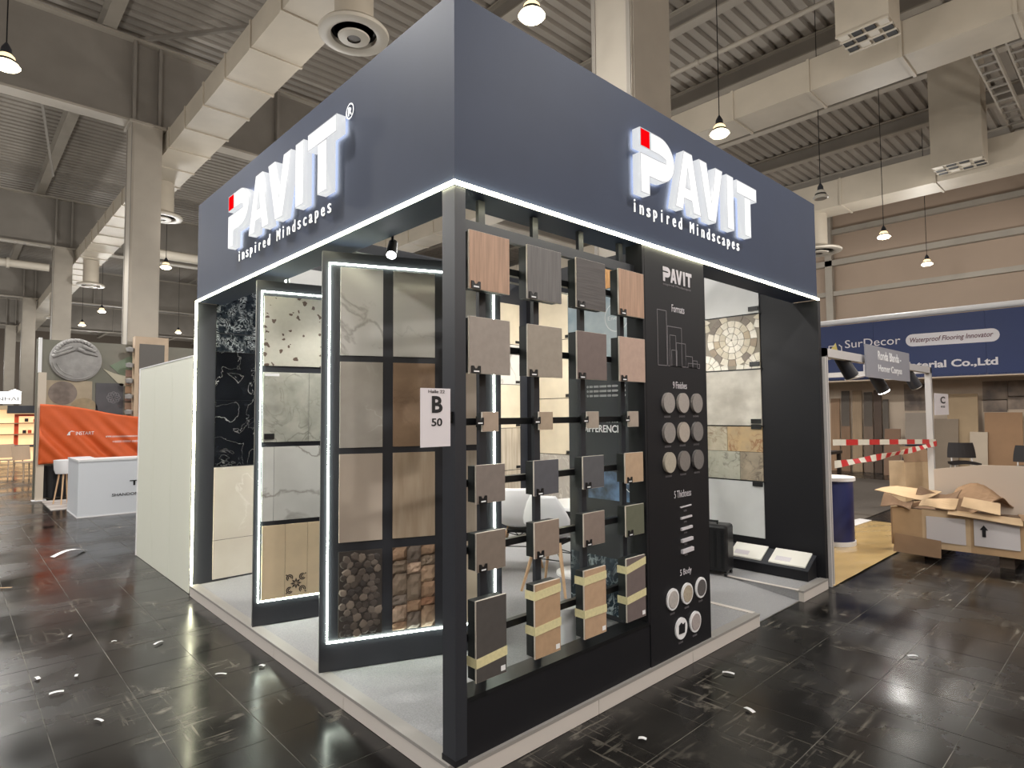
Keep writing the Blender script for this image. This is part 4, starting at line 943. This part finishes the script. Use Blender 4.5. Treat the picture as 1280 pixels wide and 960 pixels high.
# shelf tower
t = thing('sample_tower', 'wood framed tower with dark panel beside the white partition wall', 'display tower', (1.457, 12.586, 0.344))
t.scale = (0.785,)*3
box('body', mat('tower_wood', S(186, 164, 140), 0.5, var=0.06, scale=4), t, -0.3, 0.5, 0, 0.3, -0.43, 3.75)
box('dark_panel', mat('tower_panel', S(92, 88, 84), 0.5), t, -0.2, 0.4, -0.015, 0, 2.75, 3.55); box('slatted_panel', mat('tower_slats', S(140, 108, 84), 0.5, var=0.1, scale=9, stretch=(9, 1, .2)), t, -0.2, 0.4, -0.015, 0, 0.4, 2.68)
for k in range(5): MB().lathe([(0.001, -0.08), (0.08, -0.05), (0.1, 0.05), (0.001, 0.08)], (-0.4, 0.1, 1.7+0.42*k), 12).build('stone_sample', M_MED, t, smooth=True)
# chair behind the counter, coat on it, carpet
tag(box('striped_carpet', mat('striped_carpet', S(186, 180, 176), 0.9, col2=S(120, 112, 108), scale=1.5, stretch=(0.4, 4, 1)), None, -0.3, 1.5, 10.8, 12.35, 0.0, 0.01), 'grey striped carpet beside the white counter', 'carpet')
t = thing('black_curtain', 'black folded cloth hanging under the orange banner', 'cloth', (-0.25, 12.72, 0))
o = MB().grid(lambda u, v: (u*0.75, 0.05*math.sin(u*26), 0.02+v*0.62), 40, 3).build('cloth', mat('black_cloth', S(38, 38, 40), 0.8), t)
o.modifiers.new('thick', 'SOLIDIFY').thickness = 0.01
t = thing('white_stool', 'white shell stool with wooden leg half behind the counter', 'chair', (-0.03, 11.6, 0), 0.4)
t.scale = (0.85,)*3
MB().lathe([(0.001, 0.66), (0.17, 0.66), (0.2, 0.75), (0.21, 0.95), (0.2, 0.95), (0.18, 0.76), (0.001, 0.68)], n=20).build('shell', M_WHITE, t, smooth=True)
for k in range(4):
    a = PI/4+k*PI/2; MB().bar((0.1*math.cos(a), 0.1*math.sin(a), 0.66), (0.2*math.cos(a), 0.2*math.sin(a), 0), 0.018, 8, 0.012).build('leg', mat('beech_leg', S(206, 172, 136), 0.5), t)

# far-left lit stand
M_LITW = emit('lit_white_sign', (1, 0.98, 0.95, 1), 0.6)
t = thing('lit_fascia_sign', 'glowing white fascia sign of the far left stand', 'sign', (-1.2, 25, 2.05))
box('box', M_LITW, t, 0, 1.42, 0, 0.1, 0, 0.42)
for x in (0.55, 1.25): MB().lathe([(0.16, -0.02), (0.2, 0.0), (0.001, 0.1)], (x, 0.05, 0.42), 16).build('top_lamp', M_LITW, t)
text('lettering', 'LINHAI', mat('grey_letter', S(70, 68, 66), 0.5), t, (-0.6, 24.99, 2.16), FACE_R, w=0.75, h=0.13, depth=0.004)
t = thing('light_box', 'small glowing white panel right of the lit fascia sign', 'sign', (0.81, 24.95, 0)); box('lit_face', M_LITW, t, -0.09, 0.09, -0.05, 0.05, 2.05, 2.45); box('pole', M_DKMETAL, t, -0.03, 0.03, 0.0, 0.05, 0, 2.05)
t = thing('lit_shelf_wall', 'warm lit shelf wall with orange frame at the far left stand', 'shelf wall', (-1.6, 26, 0))
M_WARM = emit('warm_backlit_wall', S(255, 214, 160), 0.55)
box('backlit_wall', M_WARM, t, 0, 2.6, 0, 0.1, 0, 2.0)
box('header', M_DKFRAME, t, 1.5, 2.6, -0.3, 0, 1.72, 2.0); box('header', mat('tan_header', S(180, 160, 130), .6), t, 0, 1.5, -0.3, 0, 1.85, 2.0)
for z in (0.5, 0.95, 1.35): box('shelf', mat('shelf_wood', S(168, 132, 96), 0.5), t, 0, 2.6, -0.25, 0, z, z+0.035)
M_OR = mat('orange_red_frame', S(230, 84, 44), 0.5)
box('orange_frame', M_OR, t, 1.72, 1.84, -0.06, 0, 0.55, 1.7); box('orange_frame', M_OR, t, 1.84, 2.6, -0.06, 0, 1.62, 1.7)
for k, (x, z) in enumerate([(1.95, 1.0), (2.1, 1.0), (2.3, 1.0), (2.0, 1.42), (2.25, 1.40)]): box('display_item', [M_INK, M_OR, M_DKFRAME][k % 3], t, x, x+0.1, -0.2, -0.1, z, z+0.12)
t = thing('dark_table', 'small dark table in front of the far left lit shelves', 'table', (-0.05, 21.5, 0))
box('top', M_DKFRAME, t, -0.5, 0.5, -0.3, 0.3, 0.70, 0.74)
for sx in (-1, 1):
    for sy in (-1, 1): box('leg', M_DKMETAL, t, sx*0.45-.02, sx*0.45+.02, sy*0.25-.02, sy*0.25+.02, 0, 0.7)
M_FCH = mat('pale_wood_chair', S(188, 164, 140), 0.5)
for k, (x, y, lab) in enumerate([(-0.1, 19.0, 'pale wooden chair at the far left, further from the post'), (0.12, 17.6, 'pale wooden chair at the far left, close beside the slim post')]):
    t = thing('wooden_chair', lab, 'chair', (x-0.25, y, 0), 0.5, 'pale chairs at the far left')
    box('seat', M_FCH, t, -0.2, 0.2, -0.2, 0.2, 0.43, 0.46)
    MB().grid(lambda u, v: ((u-0.5)*0.42, 0.19+0.06*v-0.05*math.sin(PI*u), 0.5+v*0.36), 8, 4).build('backrest', M_FCH, t, solid=0.02)
    for sx in (-1, 1):
        for sy in (-1, 1): MB().bar((sx*0.17, sy*0.17, 0.44), (sx*0.2, sy*0.2, 0), 0.015, 6).build('leg', M_FCH, t)

# ================================================================== RIGHT BACKGROUND
M_ALU = mat('white_aluminium', S(214, 210, 208), 0.35, 0.2)
t = thing('stall_gantry', 'white aluminium goal frame of the neighbouring stall', 'frame', (4.34, 0.02, 0))
def pst(x): 
    o = box('post', M_ALU, t, x-0.035, x+0.035, -0.035, 0.035, 0, 2.19); box('groove', M_TRIMG, o, x-0.008, x+0.008, -0.037, -0.034, 0.02, 2.12)
pst(0.0); pst(3.8)
box('header', M_ALU, t, -0.035, 3.835, -0.035, 0.035, 2.11, 2.19)
box('side_header', M_ALU, t, 3.765, 3.835, 0.035, 2.6, 2.11, 2.18); box('rear_post', M_ALU, t, 3.765, 3.835, 2.53, 2.6, 0.012, 2.11)
t = thing('stall_name_sign', 'grey name plate lettered in white hanging on the stall header', 'sign', (5.32, -0.055, 1.955))
box('plate', mat('grey_plate', S(150, 150, 158), 0.4), t, 0, 1.62, 0.0, 0.012, 0, 0.345)
text('lettering', 'Ronda Blanda -', M_TXT, t, (5.72, -0.056, 2.155), FACE_R, w=0.86, h=0.1, depth=0.002, bold=0.02); text('lettering', 'Homer Corpss', M_TXT, t, (5.72, -0.056, 2.005), FACE_R, w=0.88, h=0.1, depth=0.002, bold=0.02)
t = thing('stall_number_sign', 'small white plate lettered C beside the far stall post', 'sign', (8.22, -0.03, 1.54))
box('plate', mat('sign_plate', S(222, 216, 220), 0.4), t, 0, 0.78, 0, 0.01, 0, 0.3)
text('lettering', 'C', M_INK, t, (8.52, -0.031, 1.70), FACE_R, w=0.28, h=0.1, depth=0.001, bold=0.03); [text('lettering', c_, M_INK, t, (8.52+0.14*k_, -0.031, 1.64), FACE_R, w=0.11, h=0.03, depth=0.001, bold=0.02) for k_, c_ in enumerate('40')]
# hazard tapes
M_TR = mat('tape_red', S(206, 30, 34), 0.4); M_TW = mat('tape_white', S(232, 226, 210), 0.4)
def tape(label, a, b, n, hw, sag, twist):
    t = thing('barrier_tape', label, 'tape', a, group='red and white barrier tapes'); d = Vector(b)-Vector(a)
    for k in range(n):
        def fn(u, v, k=k):
            s = (k+u)/n; tw = twist*math.sin(s*PI*3)
            p = d*s + Vector((0, 0, -sag*4*s*(1-s)))
            return (p.x, p.y-0.04+(v-.5)*hw*math.sin(tw), p.z+(v-.5)*2*hw*math.cos(tw))
        MB().grid(fn, 5, 2).build('red_stretch' if k % 2 else 'white_stretch', M_TR if k % 2 else M_TW, t, solid=0.002)
tape('straight red and white barrier tape across the stall opening', (4.36, 0, 1.312), (8.13, 0, 1.185), 11, 0.028, 0.0, 0.0)
tape('slanting crumpled red and white barrier tape below the straight one', (4.36, -0.01, 1.11), (8.13, -0.01, 1.16), 22, 0.034, 0.02, 0.9)
# stall spotlights
def arm_spot(label, x, y, z, lit):
    t = thing('arm_spotlight', label, 'spotlight', (x, y, z), group='spotlights on the stall header')
    MB().bar((0, 0, 0), (0, -0.3, 0.06), 0.012, 8).build('arm', M_ALU, t)
    MB().bar((0.0, -0.3, 0.08), (0.12, -0.38, -0.14), 0.06, 14, 0.07).build('head', M_DKFRAME, t, smooth=True)
    MB().bar((0.12, -0.38, -0.14), (0.125, -0.383, -0.15), 0.065, 14).build('lens', emit('spot_lens', (1, 1, 1, 1), 25) if lit else M_UNLIT, t)
arm_spot('dark arm spotlight left of the grey name plate', 5.0, 0.4, 2.1, False)
arm_spot('glowing arm spotlight below the grey name plate', 6.4, 0.5, 1.98, True)
arm_spot('dark arm spotlight right of the grey name plate', 7.4, 0.4, 2.05, False)
l = bpy.data.lights.new('arm_spot_light', 'SPOT'); l.energy = 45; l.spot_size = 1.9; l.color = (1, .84, .6); l.shadow_soft_size = 0.08
o = bpy.data.objects.new('arm_spot_light', l); COL.objects.link(o); o.location = (6.6, 0.35, 2.0); o.rotation_euler = (0, 0, 0)
# stall floor film
M_FILM = mat('film_covered_floor', S(206, 176, 120), 0.18, var=0.06, scale=1.5, bump=0.5, coat=0.6)
tag(MB().grid(lambda u, v: (4.32+u*3.9, -0.03+v*0.95, 0.012+0.003*math.sin(u*22+v*9)*math.sin(v*7+u*20)), 60, 12).build('film_sheet', M_FILM), 'shiny plastic film over tan flooring in the neighbouring stall', 'floor sheet')
tag(box('stall_carpet', mat('stall_carpet', S(96, 88, 80), 0.9, var=0.06, scale=20), None, 5.3, 14.2, 0.93, 4.5, 0.0, 0.01), 'dull brown carpet of the neighbouring stall behind the film', 'carpet')
# blue drum counter
t = thing('drum_counter', 'dark blue cylindrical counter with white rim in the stall', 'counter', (6.25, 0.62, 0.012))
MB().lathe([(0.21, 0.05), (0.21, 0.76)], n=40).build('drum', mat('drum_blue', S(40, 48, 96), 0.4), t, smooth=True)
MB().lathe([(0.001, 0), (0.225, 0), (0.225, 0.05), (0.001, 0.05)], n=40).build('base_ring', M_WHITE, t, smooth=True)
MB().lathe([(0.001, 0.76), (0.235, 0.76), (0.235, 0.80), (0.001, 0.80)], n=40).build('top', M_WHITE, t, smooth=True)
# small litter on the stall floor
for k, (x, y, s, lab) in enumerate([(8.0, 1.25, 0.14, 'small white scrap on the stall carpet'), (7.9, 0.88, 0.3, 'white strip lying behind the plastic film')]):
    tag(MB().add([(x-s, y-s*.2, .016), (x+s, y-s*.3, .02), (x+s*.9, y+s*.2, .03), (x-s*.8, y+s*.25, .05)], [(0, 1, 2, 3)]).build('scrap', M_WHITE, solid=0.004), lab, 'scrap')
# pallet box with torn cardboard
CB = [mat('cardboard_%d' % i, S(*c), 0.85, var=0.08, scale=5) for i, c in enumerate([(172, 142, 108), (146, 118, 92), (190, 164, 132), (118, 94, 74)])]
def card(parent, pts, m, name='cardboard_sheet', th=0.008, sag=0.0):
    a, b, c, d = [Vector(p) for p in pts]; rr = random.Random(int(a.x*1000+b.y*777))
    ph = rr.uniform(0, 6)
    o = MB().grid(lambda u, v: tuple((a*(1-u)+b*u)*(1-v)+(d*(1-u)+c*u)*v + Vector((0, 0, sag*math.sin(PI*u*1.3+ph)*math.sin(PI*v*0.9+ph*.5)))), 8, 6).build(name, m, parent, solid=th)
    return o
t = thing('cardboard_crate', 'large open cardboard crate on a pallet in the aisle', 'crate', (6.1, -0.9, 0))
# local coordinates: x away from us, y along the front (left = +)
A_ = [(0.0, 0.85), (0.12, -0.15), (0.05, -1.2)]
def frontx(y): return 0.1 - 0.12*max(0, (y-0.3))
for k, (y0, y1, m) in enumerate([(0.88, 0.60, 0), (0.60, 0.18, 2), (0.18, -0.28, 0), (-0.28, -0.75, 1), (-0.75, -1.3, 0)]):
    card(t, [(frontx(y0), y0, 0.12), (frontx(y1), y1, 0.12), (frontx(y1)+0.01, y1, 0.52), (frontx(y0)+0.01, y0, 0.53)], CB[m], 'side_panel', 0.012)
card(t, [(0.02, 0.88, 0.12), (1.1, 0.80, 0.12), (1.1, 0.80, 0.5), (0.02, 0.88, 0.52)], CB[1], 'side_panel', 0.012)
card(t, [(0.12, 0.84, 0.46), (0.12, -1.3, 0.46), (1.1, -1.3, 0.44), (1.1, 0.8, 0.44)], CB[3], 'filling', 0.01, 0.02)
card(t, [(-0.03, 0.86, 0.05), (-0.02, 0.42, 0.04), (0.0, 0.42, 0.22), (0.0, 0.84, 0.25)], CB[1], 'loose_flap', 0.01)
card(t, [(0.0, -0.6, 0.02), (0.02, -1.25, 0.02), (0.06, -1.25, 0.22), (0.04, -0.6, 0.24)], CB[0], 'loose_flap', 0.01)
for y in (0.55, -0.1, -0.8): box('pallet_foot', mat('pallet_wood', S(70, 58, 48), 0.8), t, 0.15, 1.0, y-0.06, y+0.06, 0.0, 0.12)
M_LAB = mat('paper_label', S(196, 190, 190), 0.6)
card(t, [(0.052, 0.56, 0.2), (0.086, 0.22, 0.19), (0.088, 0.22, 0.46), (0.056, 0.56, 0.46)], M_LAB, 'paper_label', 0.004)
lb = card(t, [(0.085, 0.15, 0.2), (0.085, -0.22, 0.2), (0.09, -0.22, 0.47), (0.09, 0.15, 0.47)], M_LAB, 'paper_label', 0.004)
MB().prism([(0.05, 0.3), (0.08, 0.3), (0.08, 0.37), (0.10, 0.37), (0.065, 0.42), (0.03, 0.37), (0.05, 0.37)], 0.078, 0.082, 'x').build('arrow_mark', M_INK, lb)
sheets = [('torn tan cardboard sheet jutting out at the left of the crate', [(0.3, 1.12, 0.66), (0.15, 0.62, 0.62), (0.5, 0.5, 0.68), (0.65, 0.98, 0.70)], 2, 0.015),
          ('brown cardboard sheet bent over the crate middle', [(0.3, 0.42, 0.60), (0.25, -0.06, 0.60), (0.55, -0.12, 0.66), (0.6, 0.36, 0.74)], 1, 0.11),
          ('pale cardboard piece lying on the crate front', [(0.04, 0.62, 0.55), (0.06, 0.30, 0.57), (0.26, 0.30, 0.64), (0.26, 0.6, 0.63)], 2, 0.03),
          ('cream folded board on the crate, left of the white board', [(0.02, 0.24, 0.60), (0.04, -0.08, 0.54), (0.2, -0.06, 0.64), (0.18, 0.24, 0.68)], 2, 0.0),
          ('dark torn flap hanging over the crate front', [(0.06, -0.25, 0.50), (0.04, -0.55, 0.36), (0.12, -0.58, 0.54), (0.16, -0.2, 0.55)], 1, 0.02),
          ('long tan strip on the crate at the right edge', [(0.06, -0.6, 0.54), (0.06, -1.25, 0.53), (0.2, -1.25, 0.56), (0.2, -0.6, 0.56)], 0, 0.01),
          ('thin pale strip drooping along the crate rim', [(0.03, 0.36, 0.50), (0.03, -0.25, 0.46), (0.10, -0.25, 0.52), (0.10, 0.36, 0.54)], 2, 0.015),
          ('dark brown cardboard roll at the crate left corner', [(0.0, 0.98, 0.56), (0.02, 0.70, 0.50), (0.2, 0.70, 0.62), (0.2, 0.98, 0.62)], 3, 0.06),
          ('crumpled dark brown sheet behind the cream board', [(0.3, 0.72, 0.60), (0.22, 0.34, 0.58), (0.42, 0.30, 0.72), (0.46, 0.7, 0.70)], 3, 0.08),
          ('dark crumpled sheet below the white board', [(0.2, -0.25, 0.54), (0.2, -0.9, 0.53), (0.45, -0.9, 0.56), (0.45, -0.25, 0.58)], 3, 0.03)]
for lab, pts, mi, sg in sheets:
    q = thing('cardboard_sheet', lab, 'cardboard', (6.1, -0.9, 0), group='torn cardboard on the crate'); card(q, pts, CB[mi], 'sheet', 0.008, sg)
t = thing('white_board', 'big white sheet of board leaning behind the cardboard crate', 'board', (6.66, -1.6, 0.5))
MB().prism([(0.0, 0.0), (1.28, -0.02), (1.28, 0.43), (0.85, 0.5), (0.0, 0.52)], 0.0, 0.03, 'x').build('sheet', mat('white_board', S(212, 196, 180), 0.5), t)
box('edge', mat('board_edge', S(176, 150, 128), 0.6), t, 0.005, 0.025, 0.0, 1.28, -0.03, 0.0)
# cardboard boxes, furniture and boards farther back
t = thing('open_carton', 'tan open carton standing behind the barrier tape', 'carton', (8.75, 0.42, 0.0), math.radians(-35))
box('body', CB[2], t, -0.22, 0.22, -0.15, 0.15, 0.0, 0.86); card(t, [(-0.22, -0.15, 0.86), (0.22, -0.15, 0.86), (0.21, -0.05, 1.08), (-0.2, -0.05, 1.08)], CB[1], 'raised_flap', 0.01)
t = thing('dark_side_table', 'dark table frame inside the stall behind the tape', 'table', (10.5, 2.6, 0.01))
M_DT = mat('dark_table_wood', S(48, 38, 32), 0.5)
box('top', M_DT, t, -0.55, 0.55, -0.5, 0.5, 0.78, 0.83)
for sx in (-1, 1):
    for sy in (-1, 1): box('leg', M_DT, t, sx*0.5-.03, sx*0.5+.03, sy*0.45-.03, sy*0.45+.03, 0, 0.78)
box('shelf', M_DT, t, -0.5, 0.5, -0.45, 0.45, 0.05, 0.08); box('side', mat('dark_side', S(58, 46, 38), 0.5), t, -0.5, 0.5, 0.40, 0.46, 0.08, 0.78)
t = thing('small_carton', 'small white printed carton beside the blue drum counter', 'carton', (9.2, 1.9, 0.01)); box('body', M_WHITE, t, -0.12, 0.12, -0.15, 0.15, 0, 0.3); box('print', M_INK, t, -0.123, -0.119, -0.1, 0.1, 0.14, 0.22)
# blue sign stand at the right wall
t = thing('blue_fascia', 'long royal blue stand fascia with white lettering at the far right', 'fascia', (15, -4, 2.38))
M_BLUE = mat('royal_blue', S(30, 48, 98), 0.5, var=0.03, scale=1)
for k in range(5): box('fascia_panel', M_BLUE, t, 0, 0.12, 0.02+k*2.2, 0.02+k*2.2+2.196, 0, 1.42)
MB().bar((-0.02, 0, 1.5), (-0.02, 11.0, 1.5), 0.07, 12).build('top_tube', M_WHITE, t, smooth=True)
M_LT = mat('white_letter', S(224, 220, 224), 0.45)
XB = 14.997
def btext(name, body, y, z, w, h, m=M_LT, **k): text(name, body, m, t, (XB, y, z), FACE_L, w=w, h=h, depth=0.004, **k)
btext('brand_text', 'SurDecor', 3.26, 3.20, 1.22, 0.20); btext('company_text', 'Decor Material Co.,Ltd', 2.86, 2.56, 2.64, 0.20, bold=0.03)
pl = [(1.93-0.14+0.14*math.cos(a), 3.12+0.145+0.145*math.sin(a)) for a in [PI/2-k*PI/10 for k in range(11)]] + [(0.17+0.14-0.14*math.cos(a), 3.10+0.145+0.145*math.sin(a)) for a in [-PI/2+k*PI/10 for k in range(11)]]
pill = MB().prism(pl, XB-0.004, XB, 'x').build('slogan_pill', M_LT, t, world=True)
text('slogan_text', 'Waterproof Flooring Innovator', mat('maroon_print', S(96, 44, 60), 0.5), t, (XB-0.005, 1.84, 3.175), FACE_L, w=1.56, h=0.15, depth=0.003, shear=0.25, bold=0.01)
fr = MB()
for (a, b_) in [((3.64, 2.98), (3.64, 3.28)), ((3.34, 2.98), (3.34, 3.26)), ((3.64, 3.28), (3.5, 3.28)), ((3.40, 3.30), (3.34, 3.24)), ((3.64, 2.98), (3.55, 2.98)), ((3.42, 2.98), (3.34, 2.98))]:
    fr.bar((XB-0.01, a[0], a[1]), (XB-0.01, b_[0], b_[1]), 0.014, 6)
fr.build('logo_frame', M_LT, t, world=True)
MB().prism([(3.48, 3.36), (3.60, 3.2), (3.53, 3.03), (3.44, 3.16)], XB-0.006, XB, 'x').build('logo_leaf', mat('logo_yellow', S(224, 206, 120), 0.5), t, world=True)
t = thing('blue_stand_wall', 'beige rear wall of the blue stand with framed interior photos', 'stand wall', (16.2, -4, 0))
M_BW = mat('stand_beige', S(206, 188, 168), 0.6, var=0.03, scale=1)
for k in range(5): box('wall_panel', M_BW, t, 0.0, 0.06, k*2.0, k*2.0+1.996, 0, 2.7)
M_PH = mat('interior_photo', S(96, 84, 78), 0.4, col2=S(158, 140, 124), scale=3)
for (y0, y1, z0, z1) in [(1.74, 2.30, 1.60, 2.28), (0.24, 0.70, 1.85, 2.28), (-0.3, 0.25, 1.62, 1.9), (-0.3, 0.23, 1.92, 2.28), (0.26, 0.70, 1.56, 1.83)]:
    f = box('photo', M_PH, t, -0.015, 0.0, 4+y0, 4+y1, z0, z1); box('photo_border', M_BW, f, -0.012, 0.0, 4+y0-0.02, 4+y1+0.02, z0-0.02, z1+0.02)
box('ceiling_fascia', M_BW, t, -1.2, 0.0, 0, 10, 2.35, 2.42)
PL = [((150, 118, 88), 'tan'), ((130, 100, 74), 'brown'), ((160, 136, 108), 'pale'), ((118, 98, 82), 'grey brown'), ((84, 64, 50), 'dark brown'), ((96, 86, 76), 'smoky')]
ys = [4.04, 3.78, 3.50, 3.23, 2.985, 2.78]; tops = [1.95, 1.95, 2.15, 1.9, 2.15, 1.9]; wids = [0.22, 0.22, 0.23, 0.22, 0.18, 0.13]
PLAB = ['tan flooring plank sample first from the booth edge', 'brown flooring plank sample second from the booth edge', 'taller pale plank sample third from the booth edge', 'grey brown plank sample fourth from the booth edge', 'taller dark plank sample fifth from the booth edge', 'narrow smoky plank sample sixth from the booth edge']
for k in range(6):
    q = thing('plank_sample', PLAB[k], 'plank', (16.12, ys[k]-wids[k]/2, 0.0), group='upright plank samples')
    MB().prism([(-0.10, 0.0), (-0.08, 0.0), (0.06, tops[k]), (0.04, tops[k])], -wids[k]/2, wids[k]/2, 'y').build('plank', mat('plank_%d' % k, S(*PL[k][0]), 0.5, var=0.08, scale=4, stretch=(1, 6, .4)), q)
    if k in (1, 3): MB().prism([(-0.02, 1.2), (0.0, 1.2), (0.058, tops[k]+.2), (0.038, tops[k]+.2)], -wids[k]/2+.01, wids[k]/2-.01, 'y').build('upper_plank', mat('plank_5b', S(90, 80, 70), 0.5), q)
for k, (y0, y1, h, c, lab) in enumerate([(0.77, 1.36, 2.0, (172, 148, 116), 'large tan board leaning on the beige stand wall'), (-0.03, 0.65, 1.55, (160, 124, 90), 'brown board leaning at the far right below the photos'),
                                    (1.14, 1.62, 1.4, (140, 124, 106), 'grey brown board leaning beside the far stall post'), (0.59, 0.92, 1.1, (196, 180, 160), 'small pale board leaning behind the black chair'), (1.75, 2.2, 1.55, (150, 138, 126), 'grey board leaning below the left framed photo'), (2.3, 2.65, 1.15, (130, 100, 78), 'short brown board leaning right of the plank samples')]):
    q = thing('leaning_board', lab, 'board', (15.9-0.05*k, (y0+y1)/2, 0), group='boards leaning on the stand wall')
    MB().prism([(-0.1, 0.0), (-0.07, 0.0), (0.15, h), (0.12, h)], -(y1-y0)/2, (y1-y0)/2, 'y').build('sheet', mat('lean_%d' % k, S(*c), 0.6, var=0.05, scale=3), q)
def office_chair(label, x, y, rz, c):
    q = thing('office_chair', label, 'chair', (x, y, 0), rz, 'dark chairs in the blue stand'); m = mat('chair_%d' % c[0], S(*c), 0.6)
    MB().grid(lambda u, v: ((u-.5)*0.5, (v-.5)*0.46, 0.47+0.03*math.cos(PI*(u-.5))), 8, 6).build('seat', m, q, solid=0.05)
    MB().grid(lambda u, v: ((u-.5)*(0.5-0.08*v*v), 0.25+0.05*v-0.05*math.cos(PI*(u-.5)), 0.58+v*0.32), 8, 6).build('backrest', m, q, solid=0.04)
    for sx in (-1, 1):
        for sy in (-1, 1): MB().bar((sx*0.2, sy*0.2, 0.46), (sx*0.23, sy*0.23, 0), 0.012, 8).build('leg', M_ALU, q)
        MB().bar((sx*0.18, 0.2, 0.45), (sx*0.18, 0.25, 0.62), 0.012, 8).build('back_support', M_ALU, q)
office_chair('black chair with chrome legs in the blue stand above the white board', 14.2, 0.75, -1.2, (30, 22, 22))
office_chair('dark chair cut off by the right photo edge', 13.6, -0.35, -1.6, (32, 26, 26))
office_chair('dark blue chair beside the far stall post', 13.2, 1.55, 2.4, (26, 32, 52))
t = thing('blue_box', 'dark blue carton between the far stall post and the white board', 'carton', (9.4, 0.1, 0)); box('body', mat('box_blue', S(40, 52, 110), 0.5), t, -0.25, 0.25, -0.25, 0.25, 0, 0.62); box('tape', M_TAPE, t, -0.252, 0.252, -0.03, 0.03, 0.1, 0.622)
# ---- litter on the near floor
def scrap(label, x, y, w, d, rz, m=M_TXT, z=0.01, curl=0.006):
    q = thing('floor_scrap', label, 'scrap', (x, y, z), rz, 'scraps on the dark floor')
    MB().grid(lambda u, v: ((u-.5)*w, (v-.5)*d, curl*math.sin(PI*u)+0.001), 6, 2).build('piece', m, q, solid=0.0012)
scrap('torn white plastic strip on the floor near the left counter', -0.55, 6.6, 0.38, 0.07, 0.5, curl=0.04)
scrap('brown stick of wood at the left photo edge', -1.35, 5.4, 0.5, 0.03, -0.6, CB[0], curl=0.003)
SC = [(-0.93, 3.35, 'white scrap on the left floor nearest the white wall'), (-0.72, 3.0, 'white scrap midway along the left floor'), (-1.18, 2.62, 'white scrap beside a crossing of joints at far left'), (-1.0, 2.5, 'bent white scrap near the lower left'),
      (-1.12, 2.3, 'pale scrap lying below the bent one at left'), (-0.5, 2.75, 'small flake on the shiny streak at left'), (-0.35, 1.9, 'small flake by the scratch marks at left'), (-0.12, 1.85, 'flake close to the platform edge on the left'),
      (-1.0, 1.75, 'flake at the lower left photo edge'), (1.55, -0.55, 'thin white strip on the floor right of the corner'), (1.9, -0.25, 'tiny flake near the right platform edge'), (3.0, -0.95, 'pale scrap on the right floor below the crate'), (0.9, -0.32, 'white torn tape at the bottom photo edge')]
for k, (x, y, lab) in enumerate(SC): scrap(lab, x, y, random.uniform(0.03, 0.07), random.uniform(0.012, 0.025), random.uniform(0, 3), curl=0.004)
